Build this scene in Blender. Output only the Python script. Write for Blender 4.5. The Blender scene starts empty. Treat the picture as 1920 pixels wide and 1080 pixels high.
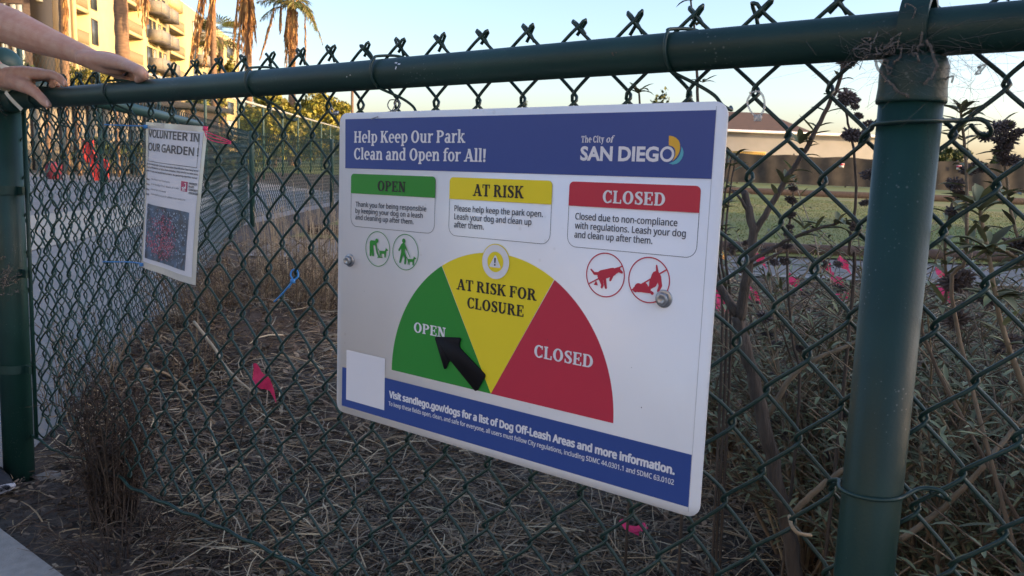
import bpy, math, random
import numpy as np
from mathutils import Matrix, Vector
from mathutils.geometry import delaunay_2d_cdt
random.seed(7); RNG = np.random.default_rng(11)
SC = bpy.context.scene; COL = SC.collection
R = math.radians

# ------------------------------------------------------------------ camera (solved from the photograph)
# fence frame: x along the fence, y away from the viewer, z up, origin at the sign's top left corner
FQ = dict(f=1512.75, yaw=.649909, pitch=.129176, roll=.038848, C=(.956448, -.816522, -.093561))
FWD = np.array([-math.sin(FQ['yaw']), math.cos(FQ['yaw']), 0.0])
RISE, GZ0 = .03, -.928                     # the ground climbs a little relative to the posts
E2 = FWD + np.array([0, 0, RISE]); E2 /= np.linalg.norm(E2)
E3 = np.array([-RISE*FWD[0], -RISE*FWD[1], 1.0]); E3 /= np.linalg.norm(E3)
E1 = np.cross(E2, E3)
BASIS = np.stack([E1, E2, E3])             # rows: world axes in the fence frame
CF = np.array(FQ['C'])
g_at_cam = np.array([CF[0], CF[1], GZ0 - RISE*2.055])
CAMH = float((CF - g_at_cam) @ E3)
ORIG = CF - CAMH*E3                         # world origin: ground under the camera
def f2w(p): return (np.asarray(p, float) - ORIG) @ BASIS.T
MF = Matrix.Identity(4)
for i in range(3):
    for j in range(3): MF[i][j] = BASIS[i, j]
_t = f2w((0, 0, 0))
for i in range(3): MF[i][3] = _t[i]
def cam_axes():
    y, p, r = FQ['yaw'], FQ['pitch'], FQ['roll']
    fw = np.array([-math.sin(y)*math.cos(p), math.cos(y)*math.cos(p), -math.sin(p)])
    ri = np.array([math.cos(y), math.sin(y), 0]); up = np.cross(ri, fw)
    return (BASIS @ (math.cos(r)*ri + math.sin(r)*up), BASIS @ (-math.sin(r)*ri + math.cos(r)*up), BASIS @ fw)
CR, CU, CW = cam_axes()
CP = np.array([0, 0, CAMH])
def ray(px, py): return CW + (px-960)/FQ['f']*CR - (py-540)/FQ['f']*CU
def P(px, py, d):                            # measured point of the photograph at forward distance d
    v = ray(px, py); return CP + v*(d/v[1])
def G(px, py, z=0.0):                        # measured point on the ground
    v = ray(px, py); return CP + v*((z-CAMH)/v[2])
def FP(px, py, y):                           # measured point, in the fence frame, on a plane parallel to the fence
    v = BASIS.T @ ray(px, py); return CF + v*((y-CF[1])/v[1])
cd = bpy.data.cameras.new('camera'); cam = bpy.data.objects.new('camera', cd); COL.objects.link(cam)
cd.sensor_width = 36; cd.lens = FQ['f']/1920*36; cd.clip_start = .02; cd.clip_end = 3000
mw = Matrix.Identity(4)
for i in range(3): mw[i][0] = CR[i]; mw[i][1] = CU[i]; mw[i][2] = -CW[i]; mw[i][3] = CP[i]
cam.matrix_world = mw; SC.camera = cam
cd.dof.use_dof = True; cd.dof.focus_distance = 1.25; cd.dof.aperture_fstop = 18

# ------------------------------------------------------------------ light
SUN_EL, SUN_AZ = R(10), math.atan2(.975, -.22)          # azimuth measured from +Y towards +X
w = bpy.data.worlds.new('World'); SC.world = w; w.use_nodes = True
nt = w.node_tree; bg = nt.nodes['Background']
sky = nt.nodes.new('ShaderNodeTexSky'); sky.sky_type = 'NISHITA'; sky.sun_disc = False
sky.sun_elevation = SUN_EL; sky.sun_rotation = SUN_AZ; sky.altitude = 0
sky.air_density = 1.0; sky.dust_density = 1.9; sky.ozone_density = 2.6
hue = nt.nodes.new('ShaderNodeMix'); hue.data_type = 'RGBA'; hue.blend_type = 'MULTIPLY'; hue.inputs['Factor'].default_value = 1
hue.inputs[7].default_value = (1.13, .985, 1.0, 1); nt.links.new(sky.outputs[0], hue.inputs[6]); nt.links.new(hue.outputs[2], bg.inputs[0]); bg.inputs[1].default_value = .15
sl = bpy.data.lights.new('sun', 'SUN'); sl.energy = 2.0; sl.angle = R(.5); sl.color = (1, .70, .36)
so = bpy.data.objects.new('sun', sl); COL.objects.link(so)
sd = Vector((math.sin(SUN_AZ)*math.cos(SUN_EL), math.cos(SUN_AZ)*math.cos(SUN_EL), math.sin(SUN_EL)))
so.rotation_euler = sd.to_track_quat('Z', 'Y').to_euler()
SC.view_settings.view_transform = 'Standard'; SC.view_settings.look = 'None'
SC.view_settings.exposure = 1.72; SC.view_settings.gamma = 1
SC.cycles.max_bounces = 6; SC.cycles.transparent_max_bounces = 12

# ------------------------------------------------------------------ helpers
def S(r, g, b):                              # 0-255 display colour to linear
    f = lambda c: (c/255/12.92 if c/255 <= .04045 else ((c/255+.055)/1.055)**2.4)
    return (f(r), f(g), f(b))
MATS = {}
def mat(name, col, rough=.6, col2=None, scale=20., detail=4., bump=0., bscale=None, spec=.5, metal=0., mix=.5, alpha=1., trans=0., stretch=None, coat=0., island=0., sub=0., specks=None):
    m = bpy.data.materials.new(name); m.use_nodes = True; n = m.node_tree; L = n.links
    b = n.nodes['Principled BSDF']; b.inputs['Roughness'].default_value = rough
    b.inputs['Base Color'].default_value = (*col, 1); b.inputs['Metallic'].default_value = metal
    b.inputs['Specular IOR Level'].default_value = spec
    if coat: b.inputs['Coat Weight'].default_value = coat; b.inputs['Coat Roughness'].default_value = .12
    if alpha < 1: b.inputs['Alpha'].default_value = alpha
    if sub: b.inputs['Subsurface Weight'].default_value = sub; b.inputs['Subsurface Radius'].default_value = (.012, .004, .002)
    if trans: b.inputs['Transmission Weight'].default_value = trans
    tc = n.nodes.new('ShaderNodeTexCoord'); vec = tc.outputs['Object']
    if stretch:
        mp = n.nodes.new('ShaderNodeMapping'); mp.inputs['Scale'].default_value = stretch; L.new(vec, mp.inputs[0]); vec = mp.outputs[0]
    last = None
    if col2:
        nz = n.nodes.new('ShaderNodeTexNoise'); nz.inputs['Scale'].default_value = scale; nz.inputs['Detail'].default_value = detail; L.new(vec, nz.inputs['Vector'])
        rp = n.nodes.new('ShaderNodeValToRGB'); rp.color_ramp.elements[0].position = max(0, mix-.18); rp.color_ramp.elements[1].position = min(1, mix+.18)
        rp.color_ramp.elements[0].color = (*col, 1); rp.color_ramp.elements[1].color = (*col2, 1); L.new(nz.outputs['Fac'], rp.inputs[0])
        last = rp.outputs[0]
    if island:
        ge = n.nodes.new('ShaderNodeNewGeometry'); hs = n.nodes.new('ShaderNodeHueSaturation')
        mr = n.nodes.new('ShaderNodeMapRange'); mr.inputs[3].default_value = 1-island; mr.inputs[4].default_value = 1+island
        L.new(ge.outputs['Random Per Island'], mr.inputs[0]); L.new(mr.outputs[0], hs.inputs['Value'])
        mr2 = n.nodes.new('ShaderNodeMapRange'); mr2.inputs[3].default_value = .49; mr2.inputs[4].default_value = .515
        L.new(ge.outputs['Random Per Island'], mr2.inputs[0]); L.new(mr2.outputs[0], hs.inputs['Hue'])
        if last: L.new(last, hs.inputs['Color'])
        else: hs.inputs['Color'].default_value = (*col, 1)
        last = hs.outputs[0]
    if specks:                               # dust and scuffs that sit on the surface
        vo = n.nodes.new('ShaderNodeTexVoronoi'); vo.inputs['Scale'].default_value = specks[0]; L.new(tc.outputs['Object'], vo.inputs['Vector'])
        n2 = n.nodes.new('ShaderNodeTexNoise'); n2.inputs['Scale'].default_value = specks[0]*.09; n2.inputs['Detail'].default_value = 5; L.new(tc.outputs['Object'], n2.inputs['Vector'])
        ad = n.nodes.new('ShaderNodeMath'); ad.operation = 'MULTIPLY_ADD'; ad.inputs[1].default_value = -.9; L.new(n2.outputs['Fac'], ad.inputs[0]); ad.inputs[2].default_value = .56
        sb_ = n.nodes.new('ShaderNodeMath'); sb_.operation = 'ADD'; L.new(vo.outputs['Distance'], sb_.inputs[0]); L.new(ad.outputs[0], sb_.inputs[1])
        r2 = n.nodes.new('ShaderNodeValToRGB'); r2.color_ramp.elements[0].position = .10; r2.color_ramp.elements[1].position = .20; r2.color_ramp.elements[0].color = (specks[2],)*3+(1,); r2.color_ramp.elements[1].color = (0, 0, 0, 1); L.new(sb_.outputs[0], r2.inputs[0])
        mx = n.nodes.new('ShaderNodeMix'); mx.data_type = 'RGBA'; L.new(r2.outputs[0], mx.inputs['Factor']); mx.inputs[7].default_value = (*specks[1], 1)
        if last: L.new(last, mx.inputs[6])
        else: mx.inputs[6].default_value = (*col, 1)
        last = mx.outputs[2]
    if last: L.new(last, b.inputs['Base Color'])
    if bump:
        nb = n.nodes.new('ShaderNodeTexNoise'); nb.inputs['Scale'].default_value = bscale or scale*3; nb.inputs['Detail'].default_value = 6; L.new(vec, nb.inputs['Vector'])
        bp = n.nodes.new('ShaderNodeBump'); bp.inputs['Strength'].default_value = bump; bp.inputs['Distance'].default_value = .01; L.new(nb.outputs['Fac'], bp.inputs['Height']); L.new(bp.outputs[0], b.inputs['Normal'])
    MATS[name] = m; return m

class MB:
    def __init__(s): s.V = []; s.F = []; s.n = 0
    def add(s, V, F):
        V = np.asarray(V, float).reshape(-1, 3)
        for f in (F if isinstance(F, list) and len(F) and isinstance(F[0], np.ndarray) else [np.asarray(F, int)]):
            if f.size: s.F.append(f + s.n)
        s.V.append(V); s.n += len(V); return s
    def poly(s, pts): return s.add(pts, np.arange(len(pts)).reshape(1, -1))
    def box(s, c, h, rot=None):
        c = np.asarray(c, float); h = np.asarray(h, float)
        q = np.array([[x, y, z] for x in (-1, 1) for y in (-1, 1) for z in (-1, 1)], float)*h
        if rot is not None: q = q @ np.asarray(rot).T
        return s.add(q + c, np.array([[0, 1, 3, 2], [4, 6, 7, 5], [0, 4, 5, 1], [2, 3, 7, 6], [0, 2, 6, 4], [1, 5, 7, 3]]))
    def box2(s, a, b):
        a = np.asarray(a, float); b = np.asarray(b, float); return s.box((a+b)/2, np.abs(b-a)/2)
    def tube(s, pts, r, n=8, caps=True):
        V, F = tube_geo(pts, r, n, caps); return s.add(V, F)
    def lathe(s, prof, n=24, origin=(0, 0, 0)):    # prof: (radius, z)
        prof = np.asarray(prof, float); a = np.arange(n)*2*math.pi/n
        V = np.stack([np.outer(prof[:, 0], np.cos(a)), np.outer(prof[:, 0], np.sin(a)), np.repeat(prof[:, 1:2], n, 1)], -1).reshape(-1, 3)+np.asarray(origin)
        k = len(prof); i = np.arange(k-1)[:, None]*n + np.arange(n)[None]; j = np.arange(k-1)[:, None]*n + (np.arange(n)[None]+1) % n
        F = np.stack([i, j, j+n, i+n], -1).reshape(-1, 4)
        return s.add(V, [F, np.array([list(range(n))[::-1]]), np.array([[(k-1)*n+q for q in range(n)]])])
    def prism(s, pts2, d0, d1, ax=1):               # polygon in (x,z) pushed along y
        pts2 = np.asarray(pts2, float); n = len(pts2)
        A = np.stack([pts2[:, 0], np.full(n, d0), pts2[:, 1]], -1); B = A.copy(); B[:, 1] = d1
        i = np.arange(n); j = (i+1) % n
        return s.add(np.concatenate([A, B]), [np.array([i]), np.array([(i+n)[::-1]]), np.stack([i, i+n, j+n, j], -1)])
    def build(s, name, m, parent=None, smooth=True, matrix=None):
        V = np.concatenate(s.V) if s.V else np.zeros((0, 3))
        me = bpy.data.meshes.new(name); me.vertices.add(len(V)); me.vertices.foreach_set('co', V.astype(np.float32).ravel())
        tot = np.concatenate([np.full(len(f), f.shape[1]) for f in s.F]); idx = np.concatenate([f.ravel() for f in s.F])
        me.loops.add(len(idx)); me.loops.foreach_set('vertex_index', idx.astype(np.int32))
        me.polygons.add(len(tot)); me.polygons.foreach_set('loop_start', np.concatenate([[0], np.cumsum(tot)[:-1]]).astype(np.int32))
        me.polygons.foreach_set('loop_total', tot.astype(np.int32))
        if smooth: me.polygons.foreach_set('use_smooth', np.ones(len(tot), bool))
        me.update(calc_edges=True); me.validate()
        if smooth == 'auto':
            me.set_sharp_from_angle(angle=R(40))
        if m: me.materials.append(m)
        o = bpy.data.objects.new(name, me); COL.objects.link(o)
        if parent: o.parent = parent
        if matrix is not None: o.matrix_world = matrix
        return o
def tube_geo(pts, r, n=8, caps=True):
    pts = np.asarray(pts, float); m = len(pts); r = np.broadcast_to(np.asarray(r, float), (m,))
    t = np.gradient(pts, axis=0); t /= np.linalg.norm(t, axis=1)[:, None]+1e-12
    a = np.array([0, 0, 1.]) if abs(t[0, 2]) < .9 else np.array([1., 0, 0])
    u = np.cross(t[0], a); u /= np.linalg.norm(u); U = [u]
    for k in range(1, m):
        u = U[-1] - t[k]*(U[-1] @ t[k]); u /= np.linalg.norm(u)+1e-12; U.append(u)
    U = np.array(U); W_ = np.cross(t, U); an = np.arange(n)*2*math.pi/n
    V = (pts[:, None] + r[:, None, None]*(np.cos(an)[None, :, None]*U[:, None]+np.sin(an)[None, :, None]*W_[:, None])).reshape(-1, 3)
    i = (np.arange(m-1)[:, None]*n+np.arange(n)[None]); j = (np.arange(m-1)[:, None]*n+(np.arange(n)[None]+1) % n)
    F = [np.stack([i, j, j+n, i+n], -1).reshape(-1, 4)]
    if caps: F += [np.array([list(range(n))[::-1]]), np.array([[(m-1)*n+q for q in range(n)]])]
    return V, F
def curve(pts, k=6):                               # Catmull-Rom through points
    p = np.asarray(pts, float)
    if len(p) < 3: return p
    q = np.concatenate([[2*p[0]-p[1]], p, [2*p[-1]-p[-2]]]); out = []
    for i in range(len(p)-1):
        a, b, c, d = q[i:i+4]
        for t in np.arange(k)/k: out.append(.5*((2*b)+(c-a)*t+(2*a-5*b+4*c-d)*t*t+(3*b-a-3*c+d)*t**3))
    out.append(p[-1]); return np.array(out)
def thing(name, label, cat, loc=(0, 0, 0), group=None, matrix=None):
    o = bpy.data.objects.new(name, None); COL.objects.link(o); o.empty_display_size = .1
    if matrix is not None: o.matrix_world = matrix
    else: o.location = [float(v) for v in loc]
    return tag(o, label, cat, group)
def tag(o, label, cat, group=None):
    o['label'] = label; o['category'] = cat
    if group: o['group'] = group
    return o
def struct(o): o['kind'] = 'structure'; return o
def stuff(o): o['kind'] = 'stuff'; return o
def dup_tree(o, parent=None):
    c = o.copy(); COL.objects.link(c)
    if parent: c.parent = parent
    for ch in [x for x in COL.objects if x.parent == o]: dup_tree(ch, c)
    return c
def sstep(x, a, b): t = np.clip((x-a)/(b-a), 0, 1); return t*t*(3-2*t)

# ------------------------------------------------------------------ materials
mat('green_coat', (.0038, .026, .021), .48, (.008, .042, .035), 7, 6, .05, 260, mix=.55, spec=.38, specks=(170, (.13, .15, .14), .55))
mat('green_wire', (.0045, .025, .020), .45, (.009, .037, .030), 60, 3, mix=.5)
mat('old_green', (.009, .045, .042), .5, (.018, .065, .062), 6, 5, .05)
mat('far_green', (.012, .05, .045), .5, (.02, .07, .065), 6, 3)
mat('far_wire', (.014, .05, .042), .6)
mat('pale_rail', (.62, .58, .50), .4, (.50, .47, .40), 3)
mat('galv', (.42, .43, .44), .35, (.28, .28, .29), 50, metal=.85)
mat('sign_white', (.84, .84, .85), .30, (.79, .79, .80), 9, 5, mix=.62, specks=(55, (.62, .60, .57), .35))
mat('sign_edge', (.55, .55, .56), .4)
mat('ink_blue', (.028, .068, .27), .32); mat('ink_white', (.74, .74, .77), .35); mat('ink_black', (.014, .013, .016), .4)
mat('ink_green', (.022, .25, .03), .34); mat('ink_yellow', (.82, .66, .02), .34); mat('ink_red', (.52, .028, .06), .34)
mat('ink_text', (.045, .045, .055), .4); mat('ink_orange', (.75, .42, .04), .35); mat('ink_teal', (.09, .42, .52), .35)
mat('pointer_black', (.008, .0075, .009), .75, bump=.05, bscale=300, spec=.25)
mat('paper', (.66, .67, .72), .55, (.60, .62, .67), 14)
mat('sleeve', (.50, .50, .46), .16, (.62, .60, .50), 10, 4, .15, 40, mix=.5)
mat('film', (1, 1, 1), .06, alpha=.05, spec=.8)
mat('maroon', (.36, .012, .09), .5)
mat('zip_blue', (.04, .23, .56), .4); mat('zip_pink', (.72, .05, .15), .4); mat('zip_clear', (.6, .62, .62), .25, alpha=.6)
mat('skin', (.48, .295, .215), .50, (.42, .215, .15), 48, 7, .22, 380, mix=.55, sub=.12)
mat('nail', (.60, .34, .29), .3)
mat('band', (.62, .60, .50), .45, (.5, .48, .38), 30)
mat('shirt', (.10, .12, .16), .9, (.13, .15, .2), 40); mat('denim', (.03, .04, .075), .9, (.045, .06, .10), 60)
mat('shoe_black', (.010, .011, .015), .7, (.02, .02, .028), 120, bump=.2, bscale=600); mat('shoe_sole', (.52, .52, .56), .5)
mat('hair', (.03, .016, .009), .5, (.06, .03, .016), 40)
mat('flag_pink', (.80, .045, .17), .6, (.66, .03, .13), 30); mat('flag_orange', (.95, .42, .03), .5); mat('flag_wire', (.12, .12, .12), .5, metal=.5)
mat('soil', (.052, .038, .029), .95, (.105, .080, .060), 26, 8, .8, 60)
mat('straw', (.250, .182, .115), .9, (.108, .075, .048), 5, 3, island=.6)
mat('straw_pale', (.40, .315, .21), .8, (.26, .195, .125), 9, 3, island=.4)
mat('twig', (.16, .118, .078), .9, (.26, .20, .135), 40, 4, .3, 200, stretch=(1, 1, .15), island=.4)
mat('dead_dark', (.035, .024, .018), .95, (.075, .05, .036), 30, 4, island=.4)
mat('dead_mid', (.185, .135, .085), .9, (.085, .060, .04), 18, 3, island=.5)
mat('bark', (.125, .100, .080), .9, (.062, .049, .040), 60, 6, .7, 160, stretch=(1, 1, .12))
mat('sage_leaf', (.135, .150, .066), .65, (.225, .23, .125), 30, 3, island=.5)
mat('seed', (.10, .080, .078), .9, (.18, .15, .14), 200, 3)
mat('chip', (.24, .17, .115), .9, (.12, .085, .06), 30, 3, island=.55); mat('web', (.17, .14, .12), .9, alpha=.55)
mat('kerb', (.30, .285, .26), .85, (.23, .22, .20), 40, 8, .25, 220)
mat('court', (.26, .245, .225), .85, (.20, .19, .178), 3, 6, .1, 60)
mat('court_lit', (.48, .42, .32), .85, (.42, .36, .28), 3, 6, .1, 60)  # bright light on the concrete, put into a paler court colour
mat('asphalt', (.145, .14, .132), .9, (.185, .18, .17), 8, 8, .3, 120)
mat('field', (.10, .145, .018), .9, (.27, .205, .07), .6, 7, .4, 12, stretch=(.35, 1, 1), mix=.55)
mat('grass_far', (.16, .20, .04), .9, (.13, .15, .04), 2)
mat('blade', (.12, .165, .025), .8, (.22, .195, .06), 2, 3, island=.35)
mat('log', (.075, .046, .034), .9, (.11, .075, .055), 12, 6, .5, 60)
mat('screen', (.036, .030, .026), .9, (.06, .05, .042), 3, 4, .3, 4)
mat('hall_wall', (.33, .30, .25), .8, (.29, .265, .22), 2); mat('hall_roof', (.175, .095, .055), .85, (.14, .08, .048), 3); mat('white_wall', (.22, .215, .20), .8, (.26, .25, .24), 1)
mat('awning', (.75, .48, .14), .7)
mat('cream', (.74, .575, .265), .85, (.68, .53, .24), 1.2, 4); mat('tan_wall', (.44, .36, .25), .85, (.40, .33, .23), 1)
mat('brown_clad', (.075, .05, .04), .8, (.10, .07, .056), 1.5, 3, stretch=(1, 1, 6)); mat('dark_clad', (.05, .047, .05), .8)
mat('win_frame', (.045, .042, .04), .5); mat('glass', (.10, .12, .13), .05, spec=.8); mat('blind', (.55, .58, .52), .6)
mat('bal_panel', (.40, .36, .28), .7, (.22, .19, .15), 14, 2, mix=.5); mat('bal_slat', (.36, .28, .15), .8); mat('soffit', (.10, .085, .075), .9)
mat('palm_trunk', (.36, .215, .115), .9, (.22, .13, .075), 4, 6, .8, 14, stretch=(1, 1, 5))
mat('dead_frond', (.62, .325, .115), .85, (.40, .19, .07), 3, 4, island=.35); mat('palm_leaf', (.10, .13, .03), .6, (.26, .20, .045), 1.2, 2, island=.4)
mat('yellow_leaf', (.36, .285, .035), .65, (.17, .165, .03), .5, 3, island=.45); mat('dark_leaf', (.045, .062, .02), .7, (.09, .10, .025), .6, 3, island=.4); mat('tree_bark', (.12, .09, .065), .9)
mat('red_cloth', (.50, .025, .02), .6); mat('maroon_cloth', (.22, .03, .05), .7); mat('pole_wood', (.22, .14, .09), .9)
mat('stone', (.30, .27, .23), .9, (.18, .16, .14), 30, 6, .6, 60)
mat('stand_in_wall', (.60, .57, .52), .85, (.56, .53, .48), 1); mat('stand_in_roof', (.16, .12, .10), .9)  # plain colours of the unseen blocks added to shade and bounce light
# ------------------------------------------------------------------ ground
def sheet(name, pts, z, m):
    return struct(MB().poly([(p[0], p[1], z) for p in pts]).build(name, m, smooth=False))
def fw(x, y): return f2w((x, y, 0))[:2]
def wf_ground(x, y):                        # ground point below a fence-frame position
    p = f2w((x, y, 0)); lo = f2w((x, y, -1)); d = (lo-p)
    return p + d*(p[2]/-d[2])
sheet('ground', [(-900, -60), (900, -60), (900, 1800), (-900, 1800)], 0, MATS['soil'])
# pavement in front of the fence: a slab with a real step
a = fw(-6, -.122); b = fw(4, -.162); c = fw(9, -16); d = fw(-14, -16)
pv = MB(); top = .022
pts = [a, b, c, d]
pv.poly([(*p, top) for p in pts]); 
for i in range(4):
    p, q = pts[i], pts[(i+1) % 4]; pv.poly([(*p, -.05), (*q, -.05), (*q, top), (*p, top)])
struct(pv.build('pavement', MATS['kerb'], smooth=False))
# concrete court on the left, behind the side fence
def Gx(px, py): return G(px, py)[:2]
SF0 = np.array([-1.25, 2.06]); SF1 = np.array([-3.06, 9.3]); SF2 = np.array([-2.86, 16.5])
sheet('concrete_court', [SF0+(-.08, 0), SF1+(-.08, 0), SF2+(-.1, 0), (-7.2, 22), (-14, 22), (-14, 2.06)], .008, MATS['court'])
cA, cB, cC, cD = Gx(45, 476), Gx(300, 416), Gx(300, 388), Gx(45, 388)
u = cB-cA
sheet('lit_court_patch', [cA-u*2, cB+u*1.5, cC+u*.8, cD-u*2], .014, MATS['court_lit'])  # light lying on the court, painted as a paler concrete wedge
# asphalt path, verge, field on the right
def rowline(py, ext=30):
    p = G(1500, py); return p[1]
yA, yB, yC, yD = G(1480, 517)[1], G(1480, 485)[1], G(1480, 471)[1], G(1480, 362)[1]
sheet('asphalt_path', [(-2.3, yA), (40, yA-.4), (40, yB-.4), (-2.3, yB)], .010, MATS['asphalt'])
sheet('path_edge', [(-2.3, yA-.16), (40, yA-.56), (40, yA-.41), (-2.3, yA-.01)], .014, MATS['kerb'])
sheet('grass_field', [(-2.3, yB+.1), (60, yB-.3), (60, yD-1), (-2.3, yD)], .016, MATS['field'])
sheet('far_grass', [(-12, yD+.5), (120, yD-.5), (120, 300), (-60, 300)], .010, MATS['grass_far'])

# ------------------------------------------------------------------ chain link
def wire_path(i, rows, dx, dz, a, t0=-2.0, segs=8, ov=.0030):
    t = np.linspace(t0, rows, int(round((rows-t0)*segs))+1)
    ph = math.pi*(t + i)                     # left extreme where i+t is even
    c = np.cos(ph); s = np.sin(ph)
    g = np.arcsin(.96*c)/math.asin(.96)
    x = i*dx/2 + dx/4 - (dx/4+ov)*g
    y = a*s/np.sqrt(s*s+.18)*1.08
    return np.stack([x, y, .015 - t*dz], -1), t
def fabric(n0, n1, rows, dx, dz, a, r, segs, sides, x0, warp, t0=-2.0, tips=True, cut=None):
    mb = MB(); cache = {}
    for i in range(n0, n1):
        rr = rows if cut is None else cut(x0+i*dx/2)
        key = (i % 2, rr)
        if key not in cache:
            p, t = wire_path(i % 2, rr, dx, dz, a, t0, segs)
            if tips:                          # knuckled end: over the crossing, then folded back down
                sx = -1 if i % 2 == 0 else 1
                dirv = np.array([sx*.62, 0, .78]); e = p[0]; ya = -.0035 if i % 2 == 0 else .0035
                up = [e+dirv*q for q in (.003, .007)]
                tipp = e+dirv*.0095+np.array([0, .003, .001])
                back = [tipp+np.array([-sx*.002, .004, -.003]), tipp+np.array([-sx*.010, .005, -.014]), tipp+np.array([-sx*.016, .004, -.024])]
                p = np.concatenate([np.array(back[::-1]+[tipp]+up[::-1]), p])
            cache[key] = p
        p = cache[key].copy()
        if tips:
            k_ = 6; p[:k_] = p[k_]+(p[:k_]-p[k_])*np.array([RNG.uniform(.75, 1.25), 1, RNG.uniform(.7, 1.15)])
            if RNG.uniform() < .12: p[:k_, 0] += np.linspace(.010, 0, k_)*RNG.choice([-1, 1]); p[:k_, 2] -= np.linspace(.007, 0, k_)
            p[:, 0] += RNG.normal(0, .0007)+.0011*np.sin(p[:, 2]*RNG.uniform(4, 16)+RNG.uniform(0, 6)); p[:, 1] += .0012*np.sin(p[:, 2]*RNG.uniform(4, 16)+RNG.uniform(0, 6))
        p[:, 0] += (i - i % 2)*dx/2 + x0
        V, F = tube_geo(warp(p), r, sides, tips)
        mb.add(V, F)
    return mb
YM = .0715
def warp_main(p):
    p = p.copy(); x, z = p[:, 0], p[:, 2]
    ins = np.minimum(np.minimum(x, .6096-x), np.minimum(-z, z+.4572))
    p[:, 1] += YM - .050*sstep(ins, .0, .09) + .003*np.sin(3.1*x+1.3)*np.sin(4*z)
    low = sstep(-z, .35, .9)
    p[:, 1] += low*(.012*np.sin(5*x+.5)-.006); p[:, 2] += low*.006*np.sin(4*x+2)
    p[:, 0] += .0025*np.sin(9*z+x*2)*low
    left = np.clip(-(x+.1), 0, 2); p[:, 0] += left*.010
    p[:, 0] += .0008*np.sin(40*x+30*z); p[:, 2] += .0012*np.sin(31*x+1.7)*sstep(-z, -.02, .1)
    return p
FENCE = thing('chain_link_fence', 'dark green chain link fence with the big park sign hung on it', 'fence', matrix=MF)
nL, nR = int((-1.27-.2085)/.04015), int((2.3-.2085)/.04015)
def cutrow(x):
    return 17 + (1 if x > -.3 else 0) + (1 if x > .1 else 0)
fab = fabric(nL, nR, 18, .0803, .0472, .0068, .0023, 9, 7, .2085, warp_main, cut=cutrow)
fab.build('wire_mesh', MATS['green_wire'], FENCE)
YR, ZR, RR = .0404, .0618, .0220
rail = MB(); xs = np.linspace(-1.30, 2.5, 60)
rail.tube(np.stack([xs, np.full(60, YR), ZR - .0022*np.sin((xs+1.3)/2.08*math.pi)*(xs < .78)], -1), RR, 40)
rail.build('top_rail', MATS['green_coat'], FENCE)
# right line post with loop cap
XP, RP = .7758, .0287
def gz(x, y=.04): return GZ0 + RISE*((np.array([x, y, 0])-CF) @ FWD - 2.055)
zb = gz(XP)
pst = MB().lathe([(RP, zb-.06), (RP, .02)], 40, (XP, .0414, 0)).build('line_post', MATS['green_coat'], FENCE)
cp = MB().lathe([(RP+.0022, -.0035), (RP+.0028, -.0015), (RP+.0024, .002), (RP+.0016, .012), (RP+.0018, .030), (RP-.001, .038), (RP-.010, .0425), (.004, .044)], 40, (XP, .0414, 0))
cp.build('post_cap', MATS['green_coat'], FENCE)
th = np.linspace(R(-95), R(275), 60); lp = MB()          # the cap's eye, a flat band round the rail
ri, ro, hw = RR+.001, RR+.0055, .0125
ring = []
for t in th:
    cy, cz = math.cos(t), math.sin(t); sz = 1.35 if cz > 0 else 1.0
    for (q, xx) in ((ri, -hw), (ri, hw), (ro, hw), (ro, -hw)):
        ring.append((XP+xx, YR - q*cy, ZR + q*cz*sz))
ring = np.array(ring); k = len(th); i = np.arange(k-1)[:, None]*4+np.arange(4)[None]; j = np.arange(k-1)[:, None]*4+(np.arange(4)[None]+1) % 4
lp.add(ring, [np.stack([i, j, j+4, i+4], -1).reshape(-1, 4)])
lp.build('cap_eye', MATS['green_coat'], FENCE, smooth='auto')
# left corner post with dome cap, tension bar and bands
XL, RL, YL = -1.313, .0362, .0402
MB().lathe([(RL, gz(XL)-.06), (RL, .165)], 40, (XL, YL, 0)).build('corner_post', MATS['green_coat'], FENCE)
pr = [(RL+.004, .128), (RL+.007, .129), (RL+.007, .152)]+[((RL+.007)*math.cos(t), .152+.040*math.sin(t)) for t in np.linspace(.05, 1.5, 10)]
MB().lathe(pr, 40, (XL, YL, 0)).build('dome_cap', MATS['old_green'], FENCE)
tb = MB().box2((XL+.052, YM-.012, -.80), (XL+.066, YM-.007, .07)); tb.build('tension_bar', MATS['green_coat'], FENCE, smooth=False)
for z in (.045, -.16, -.37, -.62):
    a_ = np.linspace(0, 2*math.pi, 40)
    bnd = MB()
    for dz_ in (-.010, .010): pass
    V = np.array([(XL+(RL+q)*math.cos(t), YL+(RL+q)*math.sin(t), z+h) for t in a_ for q, h in ((.001, -.011), (.003, -.011), (.003, .011), (.001, .011))])
    kk = len(a_); i = np.arange(kk-1)[:, None]*4+np.arange(4)[None]; j = np.arange(kk-1)[:, None]*4+(np.arange(4)[None]+1) % 4
    bnd.add(V, [np.stack([i, j, j+4, i+4], -1).reshape(-1, 4)]).box((XL+RL+.014, YL+.012, z), (.014, .003, .010))
    bnd.build('tension_band', MATS['green_coat'], FENCE, smooth='auto')
rc = MB().lathe([(RR+.006, 0), (RR+.0075, .004), (RR+.0075, .05), (RR+.001, .052)], 32)
rco = rc.build('rail_cup', MATS['green_coat'], FENCE); rco.location = (XL+RL-.002, YR, ZR); rco.rotation_euler = (0, R(90), 0)
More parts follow.
